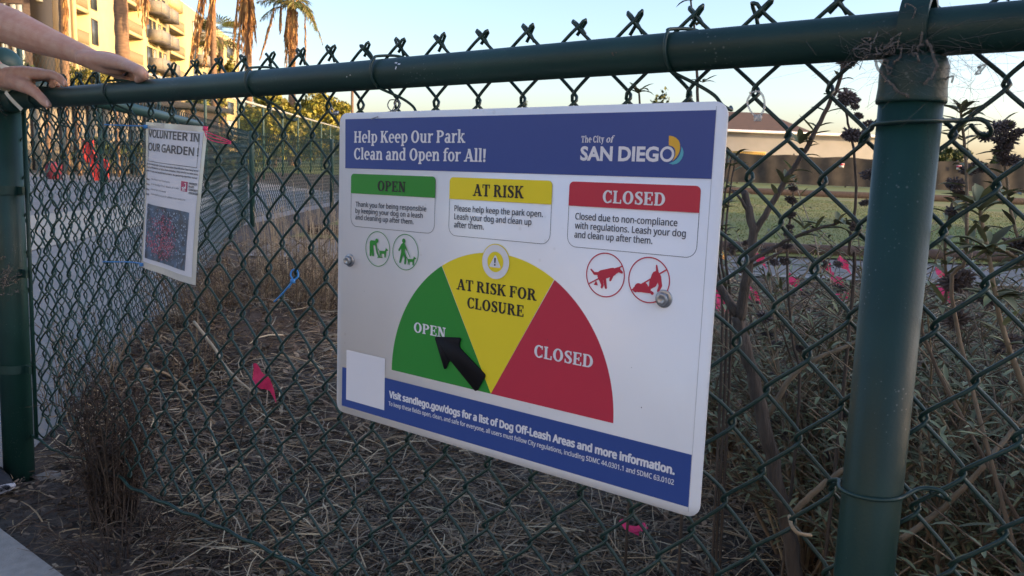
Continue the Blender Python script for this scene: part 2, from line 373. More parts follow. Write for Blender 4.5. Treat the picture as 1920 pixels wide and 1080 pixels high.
# tension wire along the bottom
tw = [(-1.29, .062, -.80), (-1.13, .064, -.812), (-.96, .075, -.800), (-.80, .058, -.795), (-.757, .058, -.803), (-.58, .058, -.800), (-.43, .058, -.794), (-.25, .058, -.792), (-.1, .057, -.794), (.3, .06, -.80), (.8, .07, -.81), (1.5, .06, -.80)]
twp = curve(tw, 10); twp[:, 2] += .0025*np.sin(twp[:, 0]*60); MB().tube(twp, .0034, 8).build('tension_wire', MATS['green_coat'], FENCE)
# wire ties round the rail and the post
def rail_tie(x, dxe=.055, drop=.052, r=.0021):
    pts = [(x+.030, YR+RR+.012, ZR+.018), (x+.014, YR+.018, ZR+RR+.004)]
    for t in np.linspace(R(65), R(-75), 9):
        pts.append((x+.002*(1-t), YR-(RR+r+.001)*math.cos(t), ZR+(RR+r+.001)*math.sin(t)))
    pts += [(x+dxe*.45, YR+.016, ZR-RR-.014), (x+dxe*.8, YM-.010, ZR-RR-drop*.5), (x+dxe, YM-.011, ZR-RR-drop*.72), (x+dxe+.006, YM, ZR-RR-drop*.8), (x+dxe+.001, YM+.010, ZR-RR-drop*.72)]
    MB().tube(curve(pts, 5), r, 7).build('wire_tie', MATS['green_wire'], FENCE)
for x in (-1.115, -.757, -.263, .047, .522, 1.12, 1.6): rail_tie(x)
MB().tube(curve([(-.215, YM-.014, .002), (-.228, YM-.013, .012), (-.240, YM-.012, .020)], 4), .0023, 7).build('wire_tie', MATS['green_wire'], FENCE)
def post_tie(z, dzl=-.006, dzr=.004, r=.0022):
    pts = [(XP-.052, YM+.004, z+dzl-.014), (XP-.046, YM-.012, z+dzl-.004), (XP-.036, .052, z+dzl*.6)]
    for t in np.linspace(R(195), R(345), 11): pts.append((XP+(RP+r+.0006)*math.cos(t), .0414+(RP+r+.0006)*math.sin(t), z+(t-R(270))*.0016))
    pts += [(XP+.042, .055, z+dzr), (XP+.058, YM-.012, z+dzr+.001), (XP+.066, YM-.009, z+dzr-.006), (XP+.064, YM+.006, z+dzr-.012), (XP+.055, YM+.006, z+dzr-.010), (XP+.050, YM-.008, z+dzr-.004)]
    MB().tube(curve(pts, 5), r, 7).build('wire_tie', MATS['green_wire'], FENCE)
post_tie(-.0225); post_tie(-.389, -.004, .008)
# chipped paint on the rail
for (px, py, n, sc) in ((740, 122, 7, 1), (652, 143, 2, .6), (1150, 98, 4, .7), (1900, 6, 3, 1.2)):
    mb = MB()
    for k in range(n):
        c = FP(px+RNG.uniform(-5, 8)*sc, py+RNG.uniform(-8, 8)*sc, YR-RR); zz = (c[2]-ZR)/RR; zz = np.clip(zz, -.95, .95)
        ang = math.asin(zz); pts = []
        for t in np.linspace(0, 2*math.pi, 8)[:-1]:
            aa = ang + RNG.uniform(.03, .09)*sc*math.sin(t); pts.append((c[0]+RNG.uniform(.0008, .0022)*sc*math.cos(t), YR-(RR+.0003)*math.cos(aa), ZR-.0017+(RR+.0003)*math.sin(aa)))
        mb.poly(pts)
    mb.build('paint_chip', MATS['ink_white'] if px < 800 or px > 1800 else MATS['bark'], FENCE, smooth=False)

# side fence (garden edge) and tall fence beyond the court, in the world frame
def run_fabric(p0, p1, zt, h, dx, dz, a, r, segs, sides):
    p0 = np.asarray(p0, float); p1 = np.asarray(p1, float); Lg = np.linalg.norm(p1-p0); u = (p1-p0)/Lg; nv = np.array([-u[1], u[0]])
    n = int(Lg/(dx/2)); rows = int(h/dz)
    def wv(p):
        x, y, z = p[:, 0], p[:, 1]+.01*np.sin(p[:, 0]*2.3)*np.sin(p[:, 2]*3), p[:, 2]
        return np.stack([p0[0]+u[0]*x+nv[0]*y, p0[1]+u[1]*x+nv[1]*y, zt+z-.015], -1)
    return fabric(0, n, rows, dx, dz, a, r, segs, sides, 0, wv, t0=0, tips=False)
def post_list(p0, p1, n): return [np.asarray(p0)+(np.asarray(p1)-np.asarray(p0))*k/(n-1) for k in range(n)]
SFN = thing('side_fence', 'green chain link fence running back along the concrete court behind the poster', 'fence', (*SF0, 0))
def rel(o, root):                                           # keep world placement under a parent
    o.parent = root; o.matrix_parent_inverse = Matrix.Translation(root.location).inverted(); return o
hs = 1.04
for (A, B) in ((SF0, SF1), (SF1, SF2)):
    rel(run_fabric(A, B, hs+.045, hs-.03, .0803, .0472, .0065, .0023 if A is SF0 else .0036, 6, 4).build('wire_mesh', MATS['green_wire'], SFN), SFN)
    if A is SF1: continue
    pts = np.array([(*A, hs-.012), (*(A+(B-A)*.42), hs-.012)]); rel(MB().tube(pts+np.array([.035, 0, 0]), .0215, 20).build('top_rail', MATS['old_green'], SFN), SFN)
for p in (SF1, SF1+(SF2-SF1)*.5, SF2):
    rel(MB().lathe([(.030, -.05), (.030, hs+.03), (.026, hs+.045), (.004, hs+.052)], 20, (p[0]+.035, p[1], 0)).build('fence_post', MATS['old_green'], SFN), SFN)
TF0, TF1 = P(-20, 98, 9.3), P(633, 287, 40)
hz = 2.12
TFN = thing('tall_fence', 'tall far green chain link fence with a sunlit pale top rail', 'fence', (TF0[0], TF0[1], 0))
p0 = P(-40, 92, 9.3)[:2]; p1 = P(641, 289.5, 44)[:2]
u = (p1-p0)/np.linalg.norm(p1-p0)
rel(run_fabric(p0, p1, hz+.06, hz-.05, .11, .065, .006, .0022, 3, 3).build('wire_mesh', MATS['far_wire'], TFN), TFN)
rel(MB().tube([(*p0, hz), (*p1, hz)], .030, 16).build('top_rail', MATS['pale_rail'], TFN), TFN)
for dd in (10.2, 12.5, 15.2, 18.2, 21.2, 24.2, 27.2, 30.2, 33.2, 36.2, 39.2):
    q = p0+u*((dd-p0[1])/u[1]); rel(MB().lathe([(.032, -.05), (.032, hz), (.01, hz+.03)], 14, (q[0], q[1], 0)).build('fence_post', MATS['far_green'], TFN), TFN)
# ------------------------------------------------------------------ lettering
def rq(x0, y0, x1, y1): return [(x0, y0), (x1, y0), (x1, y1), (x0, y1)]
def dg(x0, y0, x1, y1, w_): return [(x0-w_/2, y0), (x0+w_/2, y0), (x1+w_/2, y1), (x1-w_/2, y1)]
def arc(cx, cy, rx, ry, a0, a1, wv, wh):
    wh = max(wh, .06) if rx < .9 else wh
    out = []; n = max(3, int(abs(a1-a0)/14)); t = np.radians(np.linspace(a0, a1, n+1))
    for i in range(n):
        c0, s0, c1, s1 = math.cos(t[i]), math.sin(t[i]), math.cos(t[i+1]), math.sin(t[i+1])
        out.append([(cx+rx*c0, cy+ry*s0), (cx+rx*c1, cy+ry*s1), (cx+(rx-wv)*c1, cy+(ry-wh)*s1), (cx+(rx-wv)*c0, cy+(ry-wh)*s0)])
    return out
def strk(pts, ws):
    p = curve([(a_, b_, 0) for a_, b_ in pts], 4)[:, :2]; wd = np.interp(np.linspace(0, len(ws)-1, len(p)), range(len(ws)), ws)/2
    t = np.gradient(p, axis=0); t /= np.linalg.norm(t, axis=1)[:, None]; nn = np.stack([-t[:, 1], t[:, 0]], -1)
    return [[tuple(p[i]+nn[i]*wd[i]), tuple(p[i+1]+nn[i+1]*wd[i+1]), tuple(p[i+1]-nn[i+1]*wd[i+1]), tuple(p[i]-nn[i]*wd[i])] for i in range(len(p)-1)]
def disc(cx, cy, r, n=14): return [(cx+r*math.cos(t), cy+r*math.sin(t)) for t in np.linspace(0, 2*math.pi, n+1)[:-1]]
sb = .06
def V(cx, y0, y1, w_=.14): return rq(cx-w_/2, y0, cx+w_/2, y1)
def se(cx, y, hw): return rq(cx-hw, y, cx+hw, y+sb)
H_, X_ = .714, .536
def stemcap(cx, hw=.12): return [V(cx, 0, H_), se(cx, 0, hw), se(cx, H_-sb, hw)]
def lcs(cx, top, foot=True): return [V(cx, 0, top, .125)] + ([se(cx, 0, .115)] if foot else []) + [rq(cx-.125, top-.045, cx+.02, top)]
SERIF = {
 'H': (.74, stemcap(.17)+stemcap(.57)+[rq(.2, .335, .54, .39)]),
 'K': (.72, stemcap(.17)+[dg(.25, .33, .55, .69, .075), dg(.58, .02, .34, .43, .165), se(.55, H_-sb, .11), se(.59, 0, .115)]),
 'O': (.74, arc(.37, .357, .32, .37, 0, 360, .155, .05)),
 'C': (.66, arc(.36, .357, .31, .37, 48, 312, .155, .052)+[rq(.545, .50, .59, .705), rq(.55, .04, .59, .2)]),
 'P': (.64, stemcap(.17)+arc(.30, .52, .29, .194, -90, 90, .145, .05)+[rq(.2, .664, .31, .714), rq(.2, .326, .31, .376)]),
 'R': (.72, stemcap(.17)+arc(.29, .53, .27, .184, -90, 90, .14, .05)+[rq(.2, .664, .30, .714), rq(.2, .346, .32, .396), dg(.57, .02, .36, .38, .16), se(.60, 0, .11)]),
 'A': (.74, [dg(.13, 0, .36, H_, .065), dg(.60, 0, .36, H_, .16), rq(.21, .19, .52, .24), se(.12, 0, .11), se(.60, 0, .135)]),
 'E': (.62, stemcap(.17)+[rq(.17, .664, .545, .714), rq(.495, .53, .545, .714), rq(.2, .335, .43, .387), rq(.39, .26, .43, .46), rq(.17, 0, .565, .05), rq(.515, 0, .565, .19)]),
 'N': (.76, [rq(.135, 0, .19, H_), rq(.55, 0, .605, H_), dg(.545, 0, .175, H_, .17), se(.163, 0, .115), se(.577, H_-sb, .115), rq(.04, H_-sb, .2, H_)]),
 'T': (.66, [V(.33, 0, H_), rq(.04, .664, .62, .714), rq(.04, .50, .085, .714), rq(.575, .50, .62, .714), se(.33, 0, .135)]),
 'I': (.36, stemcap(.18, .13)),
 'L': (.60, stemcap(.17)+[rq(.17, 0, .545, .05), rq(.495, 0, .545, .21)]),
 'F': (.60, stemcap(.17)+[rq(.17, .664, .545, .714), rq(.495, .52, .545, .714), rq(.2, .335, .43, .387), rq(.39, .26, .43, .46)]),
 'D': (.74, stemcap(.17)+arc(.33, .357, .33, .357, -90, 90, .155, .05)+[rq(.2, .664, .34, .714), rq(.2, 0, .34, .05)]),
 'U': (.72, [V(.17, .2, H_), se(.17, H_-sb, .12), rq(.53, .2, .585, H_), se(.557, H_-sb, .11)]+arc(.3425, .22, .2425, .23, 180, 360, .13, .07)),
 'S': (.56, strk([(.46, .53), (.43, .64), (.31, .69), (.18, .64), (.135, .53), (.22, .42), (.35, .34), (.45, .22), (.41, .08), (.28, .025), (.15, .07), (.10, .19)], [.05, .06, .055, .09, .14, .15, .155, .15, .11, .055, .06, .05])+[rq(.435, .50, .48, .70), rq(.08, .015, .125, .22)]),
 'e': (.53, arc(.28, .268, .24, .28, 0, 305, .125, .045)+[rq(.1, .26, .50, .305)]),
 'l': (.31, lcs(.155, .76)), 'i': (.31, lcs(.155, X_)+[disc(.15, .68, .08)]),
 'p': (.60, [V(.17, -.2, X_, .125), se(.17, -.2, .12), rq(.04, X_-.045, .18, X_)]+arc(.32, .268, .24, .28, 0, 360, .125, .05)),
 'd': (.61, [V(.45, 0, .76, .125), rq(.45, 0, .57, .045), rq(.33, .715, .46, .76)]+arc(.28, .268, .24, .28, 0, 360, .125, .05)),
 'a': (.54, arc(.23, .15, .185, .165, 0, 360, .12, .045)+[V(.385, 0, .38, .125), rq(.385, 0, .52, .045)]+arc(.265, .36, .183, .188, 0, 155, .125, .05)),
 'r': (.45, lcs(.155, X_)+strk([(.2, .36), (.26, .47), (.36, .50), (.42, .47)], [.05, .06, .07, .13])),
 'k': (.60, lcs(.155, .76)+[dg(.22, .22, .43, .51, .07), dg(.49, .02, .28, .30, .14), se(.43, X_-sb, .10), se(.50, 0, .11)]),
 'n': (.63, lcs(.155, X_)+[V(.475, 0, .36, .125), se(.475, 0, .11)]+arc(.345, .35, .1925, .198, 0, 170, .125, .075)),
 'h': (.63, lcs(.155, .76)+[V(.475, 0, .36, .125), se(.475, 0, .11)]+arc(.345, .35, .1925, .198, 0, 170, .125, .075)),
 'o': (.55, arc(.275, .268, .245, .28, 0, 360, .13, .045)),
 'f': (.37, [V(.17, 0, .58, .125), se(.17, 0, .12), rq(.03, .488, .36, .536)]+arc(.3175, .58, .21, .19, 50, 180, .125, .055)),
 'u': (.63, [V(.155, .17, X_, .125), rq(.03, X_-.045, .17, X_), V(.455, 0, X_, .125), rq(.35, X_-.045, .46, X_), rq(.455, 0, .58, .045)]+arc(.305, .19, .2125, .2, 180, 350, .125, .075)),
 't': (.39, [V(.17, .12, .67, .12), rq(.03, .488, .36, .536)]+arc(.295, .15, .185, .16, 180, 310, .12, .055)),
 'y': (.56, [dg(.16, X_, .31, .02, .14), dg(.44, X_, .22, -.16, .06), se(.16, X_-sb, .13), se(.44, X_-sb, .10), disc(.16, -.16, .06)]),
 '!': (.30, [[(.09, .20), (.19, .20), (.225, .72), (.055, .72)], disc(.14, .065, .075)]), '.': (.24, [disc(.12, .065, .075)]), ' ': (.24, []),
}
def union2(polys):
    vs = []; fs = []
    for p in polys:
        ar = sum(p[i][0]*p[(i+1) % len(p)][1]-p[(i+1) % len(p)][0]*p[i][1] for i in range(len(p)))
        if ar < 0: p = p[::-1]
        fs.append(list(range(len(vs), len(vs)+len(p)))); vs += [Vector(q) for q in p]
    r = delaunay_2d_cdt(vs, [], fs, 1, 1e-6)
    return np.array([tuple(v) for v in r[0]]), [np.array([f]) for f, og in zip(r[2], r[5]) if len(og)]
def serif_text(s, shear=0):
    x = 0; V_ = []; F_ = []; n = 0
    for ch in s:
        adv, pol = SERIF[ch]
        if pol:
            v, f = union2(pol); v = v.copy(); v[:, 0] += x + shear*v[:, 1]; V_.append(v); F_ += [q+n for q in f]; n += len(v)
        x += adv
    V0 = np.concatenate(V_); nn_ = len(V0); VV, LL, FF = [], [], []
    for k, (dx, dy) in enumerate([(0, 0)]+[(.013*math.cos(t), .011*math.sin(t)) for t in np.linspace(0, 2*math.pi, 7)[:-1]]):
        VV.append(V0+np.array([dx, dy])); LL.append(np.full(nn_, k)); FF += [q+k*nn_ for q in F_]
    return np.concatenate(VV), FF, .714, np.concatenate(LL)
_fonts = {}
def font(name):
    if name not in _fonts:
        f = None
        if name:
            try: f = bpy.data.fonts.load(bpy.utils.system_resource('DATAFILES', path='fonts')+'/'+name)
            except Exception: f = None
        _fonts[name] = f
    return _fonts[name]
def sans_text(s, bold=0., fnt='NotoSansHebrew-Regular.woff2', off=0.):
    c = bpy.data.curves.new('lettering', 'FONT'); c.body = s; c.resolution_u = 3; c.offset = off
    f = font(fnt)
    if f: c.font = f
    def grab(txt):
        c.body = txt; o = bpy.data.objects.new('lettering', c); me = o.to_mesh()
        v = np.array([q.co[:2] for q in me.vertices]); fc = [np.array([list(p.vertices)]) for p in me.polygons]
        o.to_mesh_clear(); bpy.data.objects.remove(o); return v, fc
    vh, _ = grab('H'); cap = vh[:, 1].max() - off
    v, fc = grab(s); bpy.data.curves.remove(c)
    if bold:
        V_ = []; F_ = []; L_ = []
        offs = [(0, 0)]+[(bold*cap*math.cos(t), bold*cap*.8*math.sin(t)) for t in np.linspace(0, 2*math.pi, 9)[:-1]]
        for k, (dx, dy) in enumerate(offs):
            V_.append(v+np.array([dx, dy])); L_.append(np.full(len(v), k)); F_ += [q+k*len(v) for q in fc]
        return np.concatenate(V_), F_, cap, np.concatenate(L_)
    return v, fc, cap
def put(g, x0, x1, yb, cap, name, m, root, layer=2, mapf=None, skew=0.):
    v, fc, ch = g[:3]; lay = g[3] if len(g) > 3 else np.zeros(len(v))
    a_, b_ = v[:, 0].min(), v[:, 0].max()
    X = x0+(v[:, 0]-a_)/(b_-a_)*(x1-x0); Z = yb+v[:, 1]/ch*cap + skew*(X-x0)
    off = -.0004*layer - lay*.000012
    if mapf: pts = mapf(X, Z, off)
    else: pts = np.stack([X/1000, off, Z/1000], -1)
    return MB().add(pts, fc).build(name, m, root, smooth=False)

# ------------------------------------------------------------------ the park sign (millimetres, origin top left)
SIGN = thing('park_sign', 'big white park notice with blue bands and a green, yellow and red gauge', 'sign', matrix=MF)
def rrect(x0, y0, x1, y1, rt, rb=None, n=7):
    rb = rt if rb is None else rb; out = []
    for (cx, cy, r, a0) in ((x1-rt, y1-rt, rt, 0), (x0+rt, y1-rt, rt, 90), (x0+rb, y0+rb, rb, 180), (x1-rb, y0+rb, rb, 270)):
        if r < .01: out.append((cx, cy))
        else: out += [(cx+r*math.cos(R(a0+q*90/n)), cy+r*math.sin(R(a0+q*90/n))) for q in range(n+1)]
    return out
def flat(pts, layer=1): return [(x/1000, -.0004*layer, z/1000) for x, z in pts]
def face(pts, name, m, layer=1, root=None): return MB().poly(flat(pts[::-1], layer)).build(name, m, root or SIGN, smooth=False)
pan = [(x/1000, z/1000) for x, z in rrect(0, -457.2, 609.6, 0, 15)]
MB().prism(pan, 0, .0026).build('panel', MATS['sign_white'], SIGN, smooth=False)
face([(596.6, -5), (597.2, -5), (597.2, -452), (596.6, -452)], 'edge_seam', MATS['sign_edge'])
hb = face([(13, -9), (597, -9), (597, -81), (14, -81)], 'header_band', MATS['ink_blue'])
put(serif_text('Help Keep Our Park'), 33.2, 250, -43.2, 16.2, 'title_text', MATS['ink_white'], SIGN)
put(serif_text('Clean and Open for All!'), 33.4, 285.6, -67.6, 16.2, 'title_text', MATS['ink_white'], SIGN)
put(serif_text('The City'), 430.5, 462, -42.8, 7.4, 'city_text', MATS['ink_white'], SIGN)
put(serif_text('of', .2), 465, 476.2, -42.8, 7.4, 'city_text', MATS['ink_white'], SIGN)
put(sans_text('SAN', 0, '', .035), 430.2, 474.2, -63.2, 15.2, 'city_text', MATS['ink_white'], SIGN)
put(sans_text('DIEG', 0, '', .035), 481.8, 533.0, -63.2, 15.2, 'city_text', MATS['ink_white'], SIGN)
put((np.array([q for p in arc(0, 0, 1, 1, 0, 360, .34, .34) for q in p]), [np.array([[i*4+3, i*4+2, i*4+1, i*4]]) for i in range(25)], 1.0), 534.8, 551.9, -55.4, 8.5, 'city_text', MATS['ink_white'], SIGN)
sailp = [(544.1, -35.4), (548.9, -36.0), (552.9, -37.8), (556.2, -40.6), (557.8, -44.0), (558.5, -49.4), (557.6, -53.6), (556.2, -56.6), (553.6, -60.0), (550.2, -63.0), (551.6, -60.3), (553.2, -56.4), (553.0, -51.6), (551.6, -48.9), (549.0, -46.9), (544.6, -45.6)]
face(sailp[::-1], 'sail_emblem', MATS['ink_orange'], 2)
tealp = [(559.9, -47.1), (561.6, -49.4), (562.8, -52.9), (562.6, -56.6), (561.3, -60.1), (558.8, -63.4), (555.8, -65.6), (550.9, -66.6), (545.9, -65.3), (548.4, -64.6), (551.9, -63.2), (555.0, -60.9), (557.5, -58.0), (559.0, -54.6), (559.7, -50.5)]
face(tealp[::-1], 'wave_emblem', MATS['ink_teal'], 2)
def card(x0, x1, m, mt, head, hx0, hx1, body, bx, widths, caps=(14.6, 8.0)):
    t = .55; o = rrect(x0, -167, x1, -88.8, 6, 13); i_ = rrect(x0+t, -167+t, x1-t, -88.8-t, 5.4, 12.4); n = len(o)
    mb = MB()
    for q in range(n): mb.poly(flat([o[q], i_[q], i_[(q+1) % n], o[(q+1) % n]], 1))
    mb.build('card_outline', MATS['ink_text'], SIGN, smooth=False)
    face(rrect(x0, -117.6, x1, -88.8, 6, 0), 'card_header', m, 2)
    put(serif_text(head), hx0, hx1, -112, caps[0], 'card_heading', mt, SIGN, 3)
    for (s, wd, yb) in zip(body, widths, (-136.8, -146.4, -156.0) if caps[1] < 7 else (-133.5, -144.5, -155.3)):
        put(sans_text(s, .018), bx, bx+wd, yb, caps[1], 'card_text', MATS['ink_text'], SIGN)
card(27.6, 198.5, MATS['ink_green'], MATS['ink_black'], 'OPEN', 85.3, 142, ['Thank you for being responsible', 'by keeping your dog on a leash', 'and cleaning up after them.'], 38.2, (144.3, 138, 120.5), (14.4, 6.9))
card(224.4, 392, MATS['ink_yellow'], MATS['ink_black'], 'AT RISK', 266, 349.4, ['Please help keep the park open.', 'Leash your dog and clean up', 'after them.'], 234.3, (145.6, 128.5, 52), (15.2, 7.6))
card(416.9, 585.8, MATS['ink_red'], MATS['ink_white'], 'CLOSED', 464.4, 544.5, ['Closed due to non-compliance', 'with regulations. Leash your dog', 'and clean up after them.'], 427.4, (133.6, 144.4, 104.5), (14.2, 7.6))
def ring(cx, cy, r, t, name, m, layer=2, n=48):
    mb = MB()
    for q in range(n):
        a_, b_ = 2*math.pi*q/n, 2*math.pi*(q+1)/n
        mb.poly(flat([(cx+r*math.cos(a_), cy+r*math.sin(a_)), (cx+(r-t)*math.cos(a_), cy+(r-t)*math.sin(a_)), (cx+(r-t)*math.cos(b_), cy+(r-t)*math.sin(b_)), (cx+r*math.cos(b_), cy+r*math.sin(b_))], layer))
    return mb.build(name, m, SIGN, smooth=False)
def icon(polys, cx, cy, s, name, m, layer=2, mir=1):
    v, f = union2([[(x*mir, y) for x, y in p] for p in polys]); v = v*s+np.array([cx, cy])
    return MB().add(np.stack([v[:, 0]/1000, np.full(len(v), -.0004*layer), v[:, 1]/1000], -1), f).build(name, m, SIGN, smooth=False)
def cap_(a, b, r0, r1=None, n=7):                    # rounded limb
    r1 = r1 or r0; a = np.array(a, float); b = np.array(b, float); t = math.atan2(*(b-a)[::-1])
    return [tuple(a+r0*np.array([math.cos(t+q), math.sin(t+q)])) for q in np.linspace(math.pi/2, 1.5*math.pi, n)]+[tuple(b+r1*np.array([math.cos(t+q), math.sin(t+q)])) for q in np.linspace(-math.pi/2, math.pi/2, n)]
def dog(ox, oy, s):
    L_ = [cap_((-.5, .05), (.45, .1), .2, .2), cap_((-.5, 0), (-.58, -.55), .11, .06), cap_((-.35, 0), (-.3, -.55), .09, .06), cap_((.38, 0), (.36, -.55), .09, .06), cap_((.5, 0), (.56, -.55), .09, .06),
          cap_((.45, .12), (.68, .5), .16, .13), cap_((.66, .5), (.95, .44), .14, .08), [(.55, .55), (.70, .60), (.60, .82)], cap_((-.6, .12), (-.95, .5), .07, .04)]
    return [[(x*s+ox, y*s+oy) for x, y in p] for p in L_]
ring(87.0, -196.5, 25.8, 1.0, 'icon_ring', MATS['ink_green'])
bend = [disc(-.08, .50, .13), cap_((-.56, .34), (-.22, .36), .15, .13), cap_((-.58, .34), (-.62, -.42), .13, .08), cap_((-.5, .2), (-.40, -.40), .1, .08), cap_((-.2, .32), (-.04, -.2), .07, .06), cap_((-.04, -.2), (.12, -.46), .06, .05), cap_((.02, -.50), (.42, -.48), .03, .03)]
icon(bend+dog(.46, -.2, .44), 87.0, -196.5, 24, 'scooping_icon', MATS['ink_green'])
ring(143.8, -196.5, 25.8, 1.0, 'icon_ring', MATS['ink_green'])
walk = [disc(-.15, .66, .14), cap_((-.18, .38), (-.2, -.02), .16, .14), cap_((-.22, .0), (-.42, -.62), .11, .07), cap_((-.16, .0), (.02, -.32), .11, .08), cap_((.02, -.32), (.0, -.66), .08, .07), cap_((-.28, .4), (-.52, .08), .08, .06), cap_((-.08, .38), (.12, .14), .07, .05), cap_((.12, .14), (.40, -.26), .022, .022)]
icon(walk+dog(.48, -.48, .40), 143.8, -196.5, 24, 'leash_walk_icon', MATS['ink_green'])
def bar45(cx, cy, r, t, a0, name):
    c, s_ = math.cos(R(a0)), math.sin(R(a0)); n_ = (-s_*t/2, c*t/2)
    face([(cx-r*c+n_[0], cy-r*s_+n_[1]), (cx-r*c-n_[0], cy-r*s_-n_[1]), (cx+r*c-n_[0], cy+r*s_-n_[1]), (cx+r*c+n_[0], cy+r*s_+n_[1])][::-1], name, MATS['ink_red'], 1.5)
ring(473, -196.3, 26.4, 1.4, 'icon_ring', MATS['ink_red'])
bar45(473, -196.3, 25.5, 1.6, 30, 'slash_bar')
squat = [cap_((-.2, -.02), (.42, .2), .24, .2), cap_((-.3, -.08), (-.12, -.5), .14, .07), cap_((-.12, -.5), (-.16, -.62), .07, .06), cap_((-.05, -.1), (.08, -.62), .10, .06), cap_((.42, .1), (.30, -.22), .09, .06), cap_((.5, .22), (.72, .34), .15, .12), cap_((.72, .32), (.92, .22), .10, .06), [(.62, .4), (.52, .12), (.70, .22)], cap_((-.3, .04), (-.62, .02), .08, .07), cap_((-.62, .02), (-.82, .2), .06, .04), [(-.62, -.55), (-.38, -.55), (-.5, -.32)]]
icon(squat, 473, -196.3, 24, 'dog_fouling_icon', MATS['ink_red'])
ring(530.3, -196.3, 26.4, 1.4, 'icon_ring', MATS['ink_red'])
bar45(530.3, -196.3, 25.5, 1.6, 33, 'slash_bar')
digp = [disc(-.52, -.42, .22), disc(-.22, -.34, .2), disc(-.02, -.46, .16), disc(-.68, -.52, .14), rq(-.8, -.62, .2, -.5), disc(.22, -.6, .08), cap_((.36, .24), (.22, -.14), .22, .2), cap_((.5, .2), (.62, -.2), .13, .09), cap_((.62, -.2), (.52, -.46), .09, .06), cap_((.2, -.1), (.14, -.3), .14, .1), cap_((.42, .4), (.36, .72), .07, .04), cap_((.16, -.2), (.06, -.36), .12, .06)]
icon(digp, 530.3, -196.3, 24, 'dog_digging_icon', MATS['ink_red'])
# gauge
gc, gr = (307.7, -371.3), 187.0
for a0, a1, m in ((180, 120.2, 'ink_green'), (119.9, 60.2, 'ink_yellow'), (59.9, 0, 'ink_red')):
    face([gc]+[(gc[0]+gr*math.cos(R(t)), gc[1]+gr*math.sin(R(t))) for t in np.linspace(a0, a1, 26)][::1][::-1], 'gauge_sector', MATS[m], 1)
put(serif_text('AT RISK FOR'), 242.2, 375.8, -238.6, 14.4, 'gauge_text', MATS['ink_black'], SIGN)
put(serif_text('CLOSURE'), 262.1, 356.4, -261.6, 14.4, 'gauge_text', MATS['ink_black'], SIGN)
put(serif_text('OPEN'), 164.4, 225, -308.4, 14.0, 'gauge_text', MATS['ink_white'], SIGN)
put(serif_text('CLOSED'), 375.7, 462.6, -309.8, 15.4, 'gauge_text', MATS['ink_white'], SIGN)
bx, by = 308.2, -195.6
face([(bx+23.6*math.cos(t), by+23.6*math.sin(t)) for t in np.linspace(0, 2*math.pi, 49)[:-1]], 'badge_disc', MATS['ink_yellow'], 2)
face([(bx+22.3*math.cos(t), by+22.3*math.sin(t)) for t in np.linspace(0, 2*math.pi, 49)[:-1]], 'badge_disc', MATS['ink_white'], 3)
face([(bx+13.2*math.cos(t), by+13.2*math.sin(t)) for t in np.linspace(0, 2*math.pi, 41)[:-1]], 'badge_disc', MATS['ink_yellow'], 4)
icon([cap_((0, .46), (-.52, -.42), .09), cap_((-.52, -.42), (.52, -.42), .09), cap_((.52, -.42), (0, .46), .09), [(0, .46), (-.52, -.42), (.52, -.42)]], bx, by+.5, 15, 'warning_triangle', MATS['ink_white'], 5)
icon([[(-.07, -.02), (.07, -.02), (.10, .5), (-.10, .5)], disc(0, -.2, .10)], bx, by-1.2, 13, 'warning_mark', MATS['ink_text'], 6)
def rounded(poly, r, n=4):
    out = []; m_ = len(poly)
    for i in range(m_):
        p, c, q = np.array(poly[i-1], float), np.array(poly[i], float), np.array(poly[(i+1) % m_], float)
        a_ = c+(p-c)/np.linalg.norm(p-c)*min(r, np.linalg.norm(p-c)*.45); b_ = c+(q-c)/np.linalg.norm(q-c)*min(r, np.linalg.norm(q-c)*.45)
        for t in np.linspace(0, 1, n+1): out.append(tuple((1-t)**2*a_+2*t*(1-t)*c+t*t*b_))
    return out
arrow = [(206.4, -308.9), (254.0, -303.6), (250.6, -316.6), (299.5, -347.6), (284.2, -373.2), (235.0, -336.2), (227.0, -353.5)]
MB().prism([(x/1000, z/1000) for x, z in rounded(arrow, 4.5)][::-1], -.0006, -.0034).build('pointer_arrow', MATS['pointer_black'], SIGN, smooth=False)
# footer
face([(12.6, -385.6), (596.4, -385.6), (596.6, -446.6), (12.2, -446.8)], 'footer_band', MATS['ink_blue'])
face([(22.4, -356.5), (107.0, -356.5), (107.2, -435.0), (22.6, -435.0)][::1], 'blank_square', MATS['ink_white'], 2)
put(sans_text('Visit sandiego.gov/dogs for a list of Dog Off-Leash Areas and more information.', .085), 116.8, 577.6, -413.2, 9.6, 'footer_text', MATS['ink_white'], SIGN)
put(sans_text('To keep these fields open, clean, and safe for everyone, all users must follow City regulations, including SDMC 44.0301.1 and SDMC 63.0102', .03), 116.3, 577.4, -425.4, 6.0, 'footer_text', MATS['ink_white'], SIGN)
for (x, z, r) in ((530.8, -344.5, .7), (262, -146, .5), (395, -285, .5), (60, -262, .4), (515, -300, .35), (448, -402, .3)):
    face(disc(x, z, r, 8), 'dirt_speck', MATS['ink_text'], 2)
